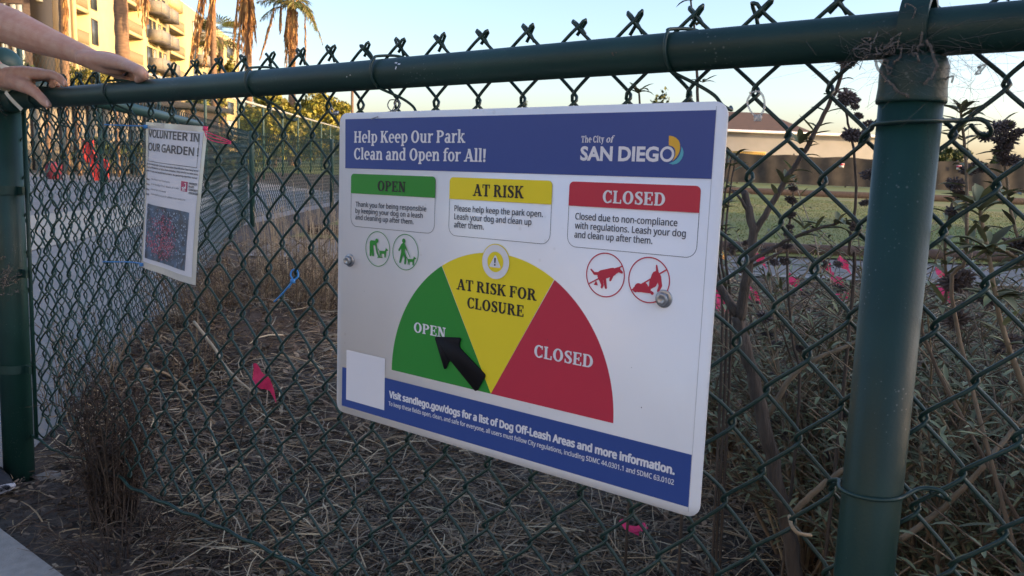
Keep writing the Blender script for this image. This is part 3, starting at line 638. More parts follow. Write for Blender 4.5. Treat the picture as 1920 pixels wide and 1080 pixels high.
for (x, z, s) in ((550.4, -215.3, 1.0), (26.5, -218.6, .95)):
    hx = [(math.cos(R(60*k+12)), math.sin(R(60*k+12))) for k in range(6)]
    b_ = MB(); c = np.array([x/1000, 0, z/1000])
    b_.lathe([(.0102*s, 0), (.0102*s, .0012), (.0092*s, .0018)], 28)
    rh = .0078*s
    prof = [(rh*.999, .0018), (rh, .0062), (rh*.90, .0076), (rh*.55, .0078), (rh*.5, .0074), (.0002, .0074)]
    b_.lathe(prof, 6); b_.lathe([(.0036, -.05), (.0036, 0)], 12); b_.lathe([(.014, -.046), (.014, -.043)], 18)
    bo = b_.build('bolt', MATS['galv'], SIGN, smooth=False); bo.location = c; bo.rotation_euler = (R(90), R(12), 0)

# ------------------------------------------------------------------ the garden poster in its plastic sleeve
def H4np(src, dst):
    A = []; b = []
    for (x, y), (u, v) in zip(src, dst):
        A.append([x, y, 1, 0, 0, 0, -u*x, -u*y]); b.append(u); A.append([0, 0, 0, x, y, 1, -v*x, -v*y]); b.append(v)
    return np.append(np.linalg.solve(np.array(A, float), np.array(b, float)), 1).reshape(3, 3)
PQ = [(272, 228.3), (391.7, 236.9), (366, 535.6), (266.7, 500)]
HP = H4np(PQ, [(0, 0), (1, 0), (1, 1), (0, 1)])
def puv(px, py): v = HP @ np.array([px, py, 1.]); return v[:2]/v[2]
def czoom(x, y): return puv(240+x*.2963, 220+y*.2963)
PC = [np.array([-.654, .052, .001]), np.array([-.4265, .048, -.0112]), np.array([-.4515, .034, -.311]), np.array([-.677, .050, -.297])]
def pmap(u, v, off=0.):
    u = np.asarray(u, float); v = np.asarray(v, float)
    p = ((1-u)*(1-v))[:, None]*PC[0]+(u*(1-v))[:, None]*PC[1]+(u*v)[:, None]*PC[2]+((1-u)*v)[:, None]*PC[3]
    p[:, 1] += -.006*np.sin(math.pi*u)*(1-.4*v)+.0022*np.sin(9*u+4*v)+np.asarray(off)
    return p
def pgrid(u0, v0, u1, v1, off, name, m, root, n=16):
    uu, vv = np.meshgrid(np.linspace(u0, u1, n+1), np.linspace(v0, v1, n+1)); pts = pmap(uu.ravel(), vv.ravel(), off)
    i = np.arange(n)[:, None]*(n+1)+np.arange(n)[None]; F = np.stack([i, i+n+1, i+n+2, i+1], -1).reshape(-1, 4)
    return MB().add(pts, F).build(name, m, root)
POS = thing('garden_poster', 'tall paper poster in a plastic sleeve asking for garden volunteers, tied to the mesh', 'poster', matrix=MF)
pgrid(0, 0, 1, 1, 0, 'sleeve', MATS['sleeve'], POS)
a_, b_ = czoom(116, 55), czoom(412, 1028)
pgrid(.045, .035, .945, .955, -.0006, 'sheet', MATS['paper'], POS)
def pput(g, x0, y0, x1, cap, name, m, bold=0):
    u0, v0 = czoom(x0, y0); u1, _ = czoom(x1, y0)
    v, fc, ch = g[:3]; lay = g[3] if len(g) > 3 else np.zeros(len(v)); mi, ma = v[:, 0].min(), v[:, 0].max()
    U = u0+(v[:, 0]-mi)/(ma-mi)*(u1-u0); Vv = v0-v[:, 1]/ch*cap
    MB().add(pmap(U, Vv, -.0012-lay*.00002), fc).build(name, m, POS, smooth=False)
pput(sans_text('VOLUNTEER IN', .05, 'NotoSansHebrew-Regular.woff2'), 124, 134, 458, .050, 'poster_heading', MATS['ink_text'])
pput(sans_text('OUR GARDEN !', .05, 'NotoSansHebrew-Regular.woff2'), 122, 226, 456, .050, 'poster_heading', MATS['ink_text'])
u0, v0 = czoom(118, 58); u1, v1 = czoom(470, 300)
v0, v1 = .047, .262; u0, u1 = .055, .90
for (p, q, r_, s_) in ((u0, v0, u1, v0+.004), (u0, v1-.004, u1, v1), (u0, v0+.004, u0+.006, v1-.004), (u1-.006, v0+.004, u1, v1-.004)):
    pgrid(p, q, r_, s_, -.0011, 'heading_frame', MATS['ink_text'], POS, 6)
tx = [('Join the University Heights Community Association Beautification Team Every Second', 112, 322, 457), ('Saturday of the Month for our Native Plants Initiative. Help care for our native plants', 111, 343, 456), ('garden to create a more beautiful environment. No gardening experience needed!', 110, 366, 452)]
for s, x0, y0, x1 in tx: pput(sans_text(s, .03), x0, y0, x1, .0115, 'poster_text', MATS['ink_text'])
for s, t, y0, x1 in (('What:', 'Native Plants in our Community', 423, 282), ('When:', 'Second Saturday of Each Month, 8-11 AM', 455, 330), ('Where:', 'Corner of Park and Meade', 488, 258), ('Email:', 'volunteer@uhsd.org to be added to our contact list', 518, 373)):
    pput(sans_text(s, .06), 111, y0, 138, .0115, 'poster_text', MATS['ink_text']); pput(sans_text(t), 152, y0, x1, .0112, 'poster_text', MATS['ink_text'])
ua, va = czoom(345, 435); ub, vb = czoom(381, 508)
pgrid(ua, va, ub, vb, -.0011, 'logo_block', MATS['maroon'], POS, 4)
vv_, ff_ = union2(arc(0, -.35, .3, .26, 0, 360, .09, .08)+[rq(.22, -.4, .30, .65), disc(.16, .62, .1), cap_((-.2, -.75), (.2, -.05), .04), cap_((-.25, -.8), (.25, -.8), .05), cap_((-.3, -.3), (.2, -.42), .04)])
MB().add(pmap((ua+ub)/2+vv_[:, 0]*(ub-ua)*1.0, (va+vb)/2-vv_[:, 1]*(vb-va)*.5, -.0018), ff_).build('logo_figure', MATS['ink_white'], POS, smooth=False)
for k, s in enumerate(('UNIVERSITY', 'HEIGHTS', 'COMMUNITY', 'ASSOCIATION')):
    pput(sans_text(s, .06), 391, 458+k*20.3, (449, 428, 452, 454)[k], .0125, 'logo_text', MATS['ink_text'])
mp = mat('picture', (.07, .15, .27), .4, (.012, .02, .04), 60, 8, mix=.44)
pa, pb = czoom(110, 549), czoom(428, 1005)
PV0, PV1, PU0, PU1 = .548, .925, .085, .845
pgrid(PU0, PV0, PU1, PV1, -.0011, 'picture_print', mp, POS)
fl = {}
for nm, m, n, sz in (('picture_bloom', mat('bloom', (.46, .07, .14), .5), 420, .0085), ('picture_stem', mat('bloom_dark', (.035, .02, .03), .5), 150, .013), ('picture_leaf', mat('bloom_leaf', (.33, .42, .55), .5), 230, .010), ('picture_blush', mat('bloom_blush', (.55, .33, .42), .5), 130, .007)):
    mb = MB()
    for k in range(n):
        if nm == 'picture_leaf': uu, vv = RNG.uniform(PU0+.02, PU1-.02), RNG.uniform(PV0+.02, PV1-.02)
        elif nm == 'picture_stem': vv = RNG.uniform(.60, .90); uu = .43+RNG.normal(0, .05)
        else:
            br = RNG.integers(0, 5); base = (.45, .90); tip = ((.30, .64), (.42, .58), (.55, .63), (.20, .78), (.62, .76))[br]; t = RNG.beta(2.2, 1.2)
            uu = base[0]+(tip[0]-base[0])*t+RNG.normal(0, .045); vv = base[1]+(tip[1]-base[1])*t+RNG.normal(0, .02)
        uu = np.clip(uu, PU0+.02, PU1-.02); vv = np.clip(vv, PV0+.015, PV1-.015); s_ = sz*RNG.uniform(.5, 1.2); an = RNG.uniform(0, 6.28)
        q = [(uu+s_*math.cos(an+t)*(1 if i % 2 else .55), vv+.75*s_*math.sin(an+t)*(1 if i % 2 else .55)) for i, t in enumerate(np.linspace(0, 6.28, 9)[:-1])]
        mb.poly(pmap([a_ for a_, _ in q], [b_ for _, b_ in q], -.0016-.000004*k-{'picture_leaf': 0, 'picture_stem': .0004, 'picture_bloom': .0014, 'picture_blush': .0029}[nm])[::-1])
    mb.build(nm, m, POS, smooth=False)
pgrid(.004, .004, .996, .996, -.0062, 'clear_film', MATS['film'], POS)

# ------------------------------------------------------------------ ties and loops on the mesh
def ftie(name, label, pts, r, m, group=None, head=None, cat='zip tie'):
    c = np.mean(np.asarray(pts), axis=0); t = thing(name, label, cat, group=group, matrix=MF @ Matrix.Translation(Vector(c)))
    MB().tube(curve(np.asarray(pts)-c, 6), r, 6).build('strap', m, t)
    if head is not None: MB().box(np.asarray(head)-c, (.0035, .0028, .0035)).build('head', m, t, smooth=False)
    return t
def F3(px, py, y): return FP(px, py, y)
ftie('zip_tie', 'blue zip tie reaching left from the top corner of the garden poster', [F3(275, 237, .045), F3(262, 236, .056), F3(240, 235.5, .060), F3(215, 234.5, .062), F3(196, 233.5, .064)], .0016, MATS['zip_blue'], 'blue zip ties', F3(273, 237.5, .043))
ftie('zip_tie', 'blue zip tie reaching left from the bottom corner of the garden poster', [F3(267, 496, .046), F3(258, 493, .056), F3(235, 491, .060), F3(210, 491, .062), F3(193, 490.5, .064)], .0016, MATS['zip_blue'], 'blue zip ties', F3(265, 496, .044))
ftie('zip_tie', 'blue zip tie looped round a bare mesh wire between the poster and the big sign', [F3(514, 566, .056), F3(528, 552, .055), F3(540, 538, .056), F3(549, 527, .060), F3(559, 518, .068), F3(556, 506, .07), F3(548, 507, .066), F3(545, 516, .06), F3(549, 526, .058), F3(541, 540, .056)], .0015, MATS['zip_blue'], 'blue zip ties', F3(549, 527, .057))
tp = thing('zip_tie', 'bright pink zip tie at the top right corner of the garden poster', 'zip tie', matrix=MF)
for k, dy in enumerate((0, 12, 24)):
    MB().tube(curve([F3(384, 240, .044), F3(384+dy*.1, 246+dy*.4, .040), F3(396, 251+dy*.5, .044), F3(415, 258+dy*.4, .055), F3(433, 266+dy*.15, .064)], 6), .0010, 6).build('strap', MATS['zip_pink'], tp)
MB().box(F3(385, 241, .042), (.004, .003, .004)).build('head', MATS['zip_pink'], tp, smooth=False)
ftie('zip_tie', 'clear plastic loop hanging from the mesh right of the big sign', [F3(1405, 174, .060), F3(1424, 172, .06), F3(1433, 188, .058), F3(1432, 206, .058), F3(1421, 219, .057), F3(1408, 209, .057), F3(1401, 191, .058), F3(1408, 176, .062)], .0012, MATS['zip_clear'], head=F3(1421, 221, .057))
ftie('wire_loop', 'small red tipped wire twisted on the mesh beside the big sign corner', [F3(627, 210, .060), F3(622, 202, .056), F3(619, 205, .056), F3(621, 212, .056), F3(629, 213, .056)], .0009, MATS['galv'], head=F3(630, 212, .056), cat='wire')
ftie('wire_loop', 'thin wire ring twisted on the mesh above the blue band of the sign', [F3(742, 187, .060), F3(731, 188, .056), F3(727, 198, .055), F3(733, 207, .054), F3(744, 206, .055), F3(750, 196, .056), F3(744, 188, .058), F3(736, 206, .052), F3(725, 211, .04), F3(710, 218, .002), F3(696, 223, -.004)], .0009, MATS['galv'], cat='wire')
ftie('dry_tendril', 'curled dry tendril wound on the mesh beside the line post foot', [F3(1480, 968, .078), F3(1484, 985, .060), F3(1494, 998, .060), F3(1506, 1002, .070), F3(1520, 1004, .08)], .0022, MATS['straw_pale'], cat='tendril')
# ------------------------------------------------------------------ the person leaning on the rail (fence frame)
PER = thing('person', 'person leaning in from the left with both bare hands resting on the top rail', 'person', matrix=MF)
def blob(mb, c, r, n=12):
    c = np.asarray(c, float); r = np.broadcast_to(np.asarray(r, float), (3,)); th = np.linspace(0, math.pi, n)
    prof = np.stack([np.sin(th), np.cos(th)], -1); a_ = np.arange(2*n)*math.pi/n
    Vv = np.stack([np.outer(prof[:, 0], np.cos(a_)), np.outer(prof[:, 0], np.sin(a_)), np.repeat(prof[:, 1:2], 2*n, 1)], -1)
    Vv[0] += 0; m = 2*n; i = np.arange(n-1)[:, None]*m+np.arange(m)[None]; j = np.arange(n-1)[:, None]*m+(np.arange(m)[None]+1) % m
    mb.add(Vv.reshape(-1, 3)*r+c, np.stack([i, i+m, j+m, j], -1).reshape(-1, 4))
def limb(mb, pts, rs, n=14, k=5):
    p = curve(pts, k); r = np.interp(np.linspace(0, len(rs)-1, len(p)), range(len(rs)), rs)
    mb.tube(p, r, n); blob(mb, p[0], r[0], 8); blob(mb, p[-1], r[-1], 8)
def fuse(mb, name, m, parent, vox, smooth=4):
    o = mb.build(name, m, None); md = o.modifiers.new('remesh', 'REMESH'); md.mode = 'VOXEL'; md.voxel_size = vox; md.use_smooth_shade = True
    sm = o.modifiers.new('smooth', 'SMOOTH'); sm.factor = .5; sm.iterations = smooth
    dg_ = bpy.context.evaluated_depsgraph_get(); me = bpy.data.meshes.new_from_object(o.evaluated_get(dg_)); me.name = name
    o.modifiers.clear(); o.data = me; me.polygons.foreach_set('use_smooth', np.ones(len(me.polygons), bool))
    if not me.materials: me.materials.append(m)
    o.parent = parent; return o
body = MB()
def Q(px, py, y): return FP(px, py, y)
# right arm, wrist, hand
el = Q(-28, 30, -.045); wr = Q(170, 110, .022)
sh_r = np.array([-1.31, -.17, .34]); sh_l = np.array([-1.56, -.02, .34])
limb(body, [sh_r, (sh_r+el)/2+np.array([0, 0, .0]), el], [.052, .047, .042])
limb(body, [el, Q(25, 52, -.032), Q(62, 68, -.018), Q(105, 84, 0), Q(140, 97, .012), wr], [.041, .0405, .036, .0285, .0235, .0215])
kn = [Q(236, 122, .020), Q(238, 121, .040), Q(236, 123, .060), Q(228, 127, .078)]
for k, q in enumerate(kn):
    limb(body, [wr+np.array([-.005, (-.012, -.004, .006, .014)[k], 0]), (wr+q)/2+np.array([0, 0, (.002, .005, .004, .000)[k]]), q], [.017, .0155, .0115])
limb(body, [Q(176, 116, .02), Q(200, 125, .03), Q(222, 131, .045)], [.018, .017, .012])
for k, (a_, b_, c_, r) in enumerate(((Q(262, 134, .014), Q(268, 143, .018), Q(258, 150, .024), .0086), (Q(264, 133, .036), Q(271, 143, .038), Q(262, 150, .042), .0090), (Q(260, 134, .057), Q(268, 144, .058), Q(259, 151, .058), .0086), (Q(248, 137, .075), Q(255, 146, .075), Q(248, 152, .072), .0075))):
    limb(body, [kn[k], a_, b_, c_], [.0110, r+.0012, r, r-.0012], 10, 4)
limb(body, [Q(182, 118, .045), Q(206, 130, .068), Q(228, 143, .070), Q(240, 151, .066)], [.015, .013, .0105, .008], 10, 4)
# left arm and hand
wl = Q(4, 146, -.004); ell = np.array([-1.40, -.05, .19])
limb(body, [sh_l, (sh_l+ell)/2, ell], [.052, .047, .042]); limb(body, [ell, (ell*.5+wl*.5)+np.array([0, 0, .01]), wl], [.041, .037, .024])
limb(body, [wl, Q(22, 144, .0)], [.024, .023])
mc = [Q(80, 139, .006), Q(80, 138, .026), Q(77, 140, .045), Q(70, 144, .062)]
st = [Q(12, 141, .0), Q(12, 140, .008), Q(12, 143, .016), Q(12, 146, .022)]
for k in range(4):
    limb(body, [st[k], (st[k]+mc[k])/2+np.array([0, 0, .003]), mc[k]], [.019, .0165, .0118])
limb(body, [Q(10, 152, -.002), Q(34, 153, .002), Q(55, 152, .014)], [.018, .020, .014])
for k, (a_, b_, c_) in enumerate(((Q(96, 140, .006), Q(112, 147, .010), Q(121, 158, .016)), (Q(92, 141, .030), Q(102, 149, .030), Q(98, 160, .028)), (Q(90, 142, .049), Q(104, 149, .050), Q(108, 159, .046)), (Q(84, 146, .066), Q(97, 152, .068), Q(101, 160, .062)))):
    r = (.0092, .0092, .0088, .0078)[k]; limb(body, [mc[k], a_, b_, c_], [.0115, r+.001, r, r-.0015], 10, 4)
limb(body, [Q(24, 153, -.006), Q(44, 160, -.010), Q(60, 169, -.008), Q(71, 178, -.004), Q(82, 189, -.001), Q(90, 197, .002)], [.019, .0175, .0135, .0112, .0108, .0085], 12, 4)
# trunk, neck, head, legs (outside the frame)
ch = (sh_r+sh_l)/2; pel = np.array([-1.66, -.16, -.10]); nk = ch+np.array([.03, .02, .09])
limb(body, [pel, pel*.5+ch*.5+np.array([-.01, 0, 0]), ch+np.array([0, 0, -.06])], [.125, .115, .125], 20)
limb(body, [sh_l, ch+np.array([0, 0, .01]), sh_r], [.055, .075, .055], 16)
hd = nk+np.array([.05, .03, .13]); limb(body, [nk-np.array([0, 0, .06]), nk, hd-np.array([.02, .01, .06])], [.052, .047, .05])
blob(body, hd, (.082, .074, .108), 18); blob(body, hd+np.array([.04, .025, -.05]), (.045, .048, .048), 12)
fd = np.array([.83, .55, 0]); sd_ = np.array([-.55, .83, 0])
limb(body, [hd+fd*.078+np.array([0, 0, .015]), hd+fd*.100+np.array([0, 0, -.022])], [.009, .013], 10); blob(body, hd+fd*.083+np.array([0, 0, -.055]), (.013, .018, .008), 8)
for s_ in (-1, 1):
    blob(body, hd+sd_*s_*.078+np.array([-.005, 0, 0]), (.018, .010, .028), 10); blob(body, hd+fd*.070+sd_*s_*.028+np.array([0, 0, .008]), (.011, .011, .009), 8)
gzp = GZ0+.0
lega = [pel+np.array([.04, -.08, -.04]), np.array([-1.56, -.13, -.46]), None]; _tg = FP(8, 968, -.035); lega[2] = np.array([_tg[0]-.205, _tg[1]-.02, -.86]); legb = [pel+np.array([-.03, .07, -.04]), np.array([-1.66, -.02, -.47]), np.array([-1.78, -.05, -.86])]
for lg in (lega, legb): limb(body, lg, [.085, .056, .036], 16, 6)
for an in (lega[2], legb[2]): limb(body, [an, an+np.array([.04, .004, -.020]), an+np.array([.10, .01, -.030])], [.034, .030, .018])
bo = fuse(body, 'body', MATS['skin'], PER, .0030, 5)
# nails
for (px, py, y, dx, dz, sc) in ((88.5, 193.5, -.0083, .6, -.8, 1), (119.5, 155, .0095, .5, -.7, .8)):
    c = Q(px, py, y); mb = MB(); dv = np.array([dx, 0, dz]); dv /= np.linalg.norm(dv); sv = np.cross(dv, [0, 1, 0])
    mb.poly([c+dv*.0075*sc*math.cos(t)+sv*.0052*sc*math.sin(t)+np.array([0, -.0012*math.cos(2*t)*0, 0]) for t in np.linspace(0, 6.283, 15)[:-1]][::-1])
    mb.build('fingernail', MATS['nail'], PER)
# clothes
sh_ = MB(); limb(sh_, [pel+np.array([0, 0, -.06]), pel*.5+ch*.5, ch+np.array([0, 0, -.05])], [.145, .132, .140], 20); limb(sh_, [sh_l, ch+np.array([0, 0, .0]), sh_r], [.068, .085, .068], 16)
for s_, e_ in ((sh_r, el), (sh_l, ell)): limb(sh_, [s_, s_*.55+e_*.45], [.066, .062])
fuse(sh_, 'shirt', MATS['shirt'], PER, .006, 4)
tr = MB(); blob(tr, pel+np.array([0, 0, -.03]), (.15, .15, .13), 14)
for lg in (lega, legb): limb(tr, list(lg[:2])+[lg[2]+np.array([0, 0, .03])], [.102, .075, .062], 16, 6)
fuse(tr, 'trousers', MATS['denim'], PER, .007, 4)
hr = MB(); blob(hr, hd+np.array([-.022, -.014, .028]), (.088, .086, .100), 16); blob(hr, hd+np.array([-.07, -.045, -.05]), (.06, .07, .11), 12); fuse(hr, 'hair', MATS['hair'], PER, .006, 3)
def shoe(toe, dirx, root):
    t = np.array([toe[0], toe[1], 0]); d = np.array([dirx[0], dirx[1], 0]); d /= np.linalg.norm(d); s = np.array([-d[1], d[0], 0])
    up = MB(); so_ = MB(); zb_ = toe[2]
    st_ = [(0, .020, .018), (.012, .034, .034), (.05, .046, .046), (.10, .047, .062), (.16, .040, .082), (.22, .036, .088), (.255, .030, .078), (.27, .014, .05)]
    for (mbx, f) in ((up, 0), (so_, 1)):
        secs = []
        for (q, wd, h) in st_:
            c = t-d*q; ring_ = []
            for a_ in np.linspace(0, 2*math.pi, 17)[:-1]:
                if f: x, z = (wd+.004)*math.cos(a_), (.012+.011*np.sign(math.sin(a_))*abs(math.sin(a_))**.5)+(.012 if q < .03 else 0)*(1-q/.03)
                else: x, z = wd*math.cos(a_), .018+max(0, math.sin(a_))*h*.92
                ring_.append(c+s*x+np.array([0, 0, zb_+z]))
            secs.append(ring_)
        Vv = np.array(secs).reshape(-1, 3); n = 16; m_ = len(st_); i = np.arange(m_-1)[:, None]*n+np.arange(n)[None]; j = np.arange(m_-1)[:, None]*n+(np.arange(n)[None]+1) % n
        mbx.add(Vv, [np.stack([i, j, j+n, i+n], -1).reshape(-1, 4), np.array([list(range(n))[::-1]]), np.array([[(m_-1)*n+q for q in range(n)]])])
    u_ = up.build('shoe', MATS['shoe_black'], root); so_.build('sole', MATS['shoe_sole'], u_)
toe = Q(27, 950, 0); tg = FP(8, 968, -.035)
shoe(np.array([tg[0], tg[1], gz(tg[0], tg[1])+.004]), (1, .12), PER); shoe(np.array([-1.58, -.03, gz(-1.6, 0)+.004]), (1, .1), PER)
# paper wrist band with a loose tail
wb = MB(); cen = Q(8, 146, -.002); ax = (st[1]-wl); ax /= np.linalg.norm(ax); a1 = np.cross(ax, [0, 1, 0]); a1 /= np.linalg.norm(a1); a2 = np.cross(ax, a1)
n = 36; rows_ = [-.010, -.004, .003, .009]
Vv = np.array([cen+ax*(h+.0016*math.sin(5*t+h*300))+(a1*math.cos(t)*.0335+a2*math.sin(t)*.0285)*(1+.03*math.sin(7*t+h*500)) for h in rows_ for t in np.arange(n)*2*math.pi/n])
i = np.arange(3)[:, None]*n+np.arange(n)[None]; j = np.arange(3)[:, None]*n+(np.arange(n)[None]+1) % n
wb.add(Vv, np.stack([i, j, j+n, i+n], -1).reshape(-1, 4))
tl = [Q(10, 172, -.026), Q(16, 180, -.024), Q(27, 192, -.018), Q(41, 206, -.012)]
L0 = curve(tl, 5); 
Vv = np.concatenate([L0+np.array([.006, 0, .003]), L0-np.array([.006, 0, .003])]); m_ = len(L0); i = np.arange(m_-1); wb.add(Vv, np.stack([i, i+1, i+1+m_, i+m_], -1))
wb.build('wrist_band', MATS['band'], PER)
# ------------------------------------------------------------------ ground cover and plants
def ribbons(base, head, length, width, lift, bend, nseg=3, curl=None, droop=None):
    """flat bent blades; all arrays of length n; returns V, F"""
    n = len(length); t = np.linspace(0, 1, nseg+1)[None, :, None]
    d = np.stack([np.cos(head)*np.cos(lift), np.sin(head)*np.cos(lift), np.sin(lift)], -1)[:, None]
    side = np.stack([-np.sin(head), np.cos(head), np.zeros(n)], -1)[:, None]
    L_ = length[:, None, None]
    p = base[:, None] + d*t*L_ + side*(bend[:, None, None]*t*t*L_)
    if droop is not None: p[..., 2] += -(droop[:, None]*(t[..., 0]**2)*length[:, None])
    wv = width[:, None, None]*(1-.55*t**2)
    up = np.array([0, 0, 1.])[None, None]; roll = RNG.uniform(-1, 1, n)[:, None, None]
    s2 = side*np.sqrt(1-roll**2*.8)+up*roll*.85
    Vv = np.concatenate([p+s2*wv*.5, p-s2*wv*.5], 1); k = nseg+1
    i = np.arange(nseg); f = np.stack([i, i+1, i+1+k, i+k], -1)[None]+(np.arange(n)*2*k)[:, None, None]
    return Vv.reshape(-1, 3), f.reshape(-1, 4)
def in_bed(x, y):
    # right of the side fence, in front of the path
    xs = np.where(y < 9.3, np.interp(y, [2.06, 9.3], [-1.25, -3.06]), -3.0)
    f = (np.stack([x, y, np.zeros_like(x)], -1) @ BASIS + ORIG)
    return (f[:, 1] > -.115) & (x > np.where(y > 2.06, xs+.0, -9)) & (y < np.where(x > -2.3, 6.35, 12)) & (x < 5)
def scatter(n, dmin, dmax, powr=1.0):
    y = dmin*(dmax/dmin)**(RNG.uniform(0, 1, n)**powr); x = RNG.uniform(-.75, .72, n)*y
    k = in_bed(x, y); return x[k], y[k]
def noise2(x, y, s):
    return (np.sin(x*s*1.3+1.7*np.sin(y*s*.9))+np.sin(y*s*1.7+1.3*np.sin(x*s*1.1+.5))+np.sin((x+y)*s*.7))/3
MOUNDS = [(*G(530, 660)[:2], .45, .14), (*G(400, 700)[:2], .30, .07), (*G(600, 760)[:2], .40, .07), (*G(700, 800)[:2], .4, .06)]
def bedh(x, y):
    h_ = .05*(noise2(x, y, 1.6)+.6).clip(0)*np.minimum(1, np.abs(y-1)/.5)
    for mx_, my_, r_, a_ in MOUNDS: h_ = h_+a_*np.exp(-((x-mx_)**2+(y-my_)**2)/(r_*r_*.6))*(1+.25*noise2(x, y, 9))
    return h_
for nm, mt_, n, ln, wd, zz in (('straw_litter', 'straw', 80000, (.02, .10), (.0012, .0036), .035), ('pale_straw', 'straw_pale', 12000, (.04, .20), (.0014, .0038), .045), ('dark_litter', 'dead_dark', 46000, (.012, .055), (.002, .008), .03)):
    x, y = scatter(n, 1.0, 7.5, .85)
    f_ = np.stack([x, y, 0*x], -1) @ BASIS + ORIG
    strip = f_[:, 1] < .02
    keep = ~strip | (RNG.uniform(0, 1, len(x)) < (.40 if nm != 'pale_straw' else .12))
    if nm == 'straw_litter': keep &= (noise2(x+1, y-2, 3.4)+.5*noise2(x, y, 11) > -.22) | (RNG.uniform(0, 1, len(x)) < .35)
    if nm == 'dark_litter': keep &= (noise2(x, y, 3) > -.25)
    if nm == 'pale_straw': keep &= (noise2(x+3, y, 2.2) > -.15)
    x, y = x[keep], y[keep]; k = len(x); mound = bedh(x, y)
    b = np.stack([x, y, RNG.uniform(0, 1, k)**1.6*zz+mound*sstep(f_[keep][:, 1], .02, .25)], -1)
    sc_ = np.clip(y/1.6, 1, 3)
    Vv, F = ribbons(b, RNG.uniform(0, 2*math.pi, k), RNG.uniform(*ln, k)*np.sqrt(sc_), RNG.uniform(*wd, k)*sc_**.8, RNG.normal(.05, .25, k), RNG.normal(0, .35, k), 3, droop=RNG.uniform(0, .35, k))
    fl_ = np.repeat(np.where(f_[keep][:, 1] > .02, mound*sstep(f_[keep][:, 1], .02, .25), 0), 8); Vv[:, 2] = np.maximum(Vv[:, 2], fl_+.004+.004*RNG.uniform(size=len(Vv)))
    stuff(MB().add(Vv, F).build(nm, MATS[mt_], None, smooth=False))
x, y = scatter(16000, 1.0, 6.5, .9); f_ = np.stack([x, y, 0*x], -1) @ BASIS + ORIG; kk_ = (noise2(x-2, y+1, 2.6) > -.2) | (RNG.uniform(0, 1, len(x)) < .3); x, y, f_ = x[kk_], y[kk_], f_[kk_]; k = len(x)
an = RNG.uniform(0, 6.28, k); sc_ = np.clip(y/1.6, 1, 2.5); L_ = RNG.uniform(.006, .022, k)*sc_; W_ = L_*RNG.uniform(.25, .6, k); zc = bedh(x, y)*sstep(f_[:, 1], .02, .25)+RNG.uniform(.006, .03, k); tl = RNG.normal(0, .3, (k, 2))
cc = np.stack([np.cos(an), np.sin(an)], -1); ss = np.stack([-np.sin(an), np.cos(an)], -1); Vq = []
for a_, b_ in ((-.5, -.4), (.4, -.5), (.5, .35), (-.35, .5)):
    o2 = cc*(a_*L_)[:, None]+ss*(b_*W_)[:, None]; Vq.append(np.stack([x+o2[:, 0], y+o2[:, 1], zc+(o2*tl).sum(1)], -1))
stuff(MB().add(np.stack(Vq, 1).reshape(-1, 3), np.arange(4*k).reshape(-1, 4)).build('bark_chips', MATS['chip'], None, smooth=False))
# mounded soil in the bed under the litter
gx = np.linspace(-3, 4.5, 90); gy = np.linspace(.6, 6.3, 90); XX, YY = np.meshgrid(gx, gy); xf, yf = XX.ravel(), YY.ravel()
f_ = np.stack([xf, yf, 0*xf], -1) @ BASIS + ORIG
hh = .002+(bedh(xf, yf)+.012*noise2(xf, yf, 14))*sstep(f_[:, 1], .02, .25)
hh = np.where(in_bed(xf, yf), np.maximum(hh, .002), -.05)
i = np.arange(89)[:, None]*90+np.arange(89)[None]; struct(MB().add(np.stack([xf, yf, hh], -1), np.stack([i, i+1, i+91, i+90], -1).reshape(-1, 4)).build('bed_soil', MATS['soil']))
# lawn blades on the field edge
x = RNG.uniform(-1, 12, 60000); y = yB+.15+RNG.uniform(0, 1, 60000)**1.3*16; k = len(x)
Vv, F = ribbons(np.stack([x, y, np.full(k, .014)], -1), RNG.uniform(0, 6.28, k), RNG.uniform(.018, .04, k), RNG.uniform(.006, .011, k), RNG.uniform(.3, 1.1, k), RNG.normal(0, .3, k), 2)
stuff(MB().add(Vv, F).build('lawn_grass', MATS['blade'], None, smooth=False))

def leaf_geo(base, dirv, length, width, curlz=.25, nseg=4):
    """one lanceolate leaf folded along its midrib"""
    dirv = dirv/np.linalg.norm(dirv); side = np.cross(dirv, [0, 0, 1.]); nn = np.linalg.norm(side); side = side/nn if nn > 1e-3 else np.array([1., 0, 0]); upv = np.cross(side, dirv)
    t = np.linspace(0, 1, nseg+1); wv = width*np.sin(np.clip(t*.93+.07, 0, 1)*math.pi)**.8*.5
    mid = base+dirv*(t*length)[:, None]-np.array([0, 0, 1.])*(curlz*length*t*t)[:, None]
    l = mid+side*wv[:, None]+upv*(wv*.45)[:, None]; r = mid-side*wv[:, None]+upv*(wv*.45)[:, None]
    Vv = np.concatenate([l, mid, r]); k = nseg+1; i = np.arange(nseg)
    return Vv, np.concatenate([np.stack([i, i+1, i+1+k, i+k], -1), np.stack([i+k, i+1+k, i+1+2*k, i+2*k], -1)])
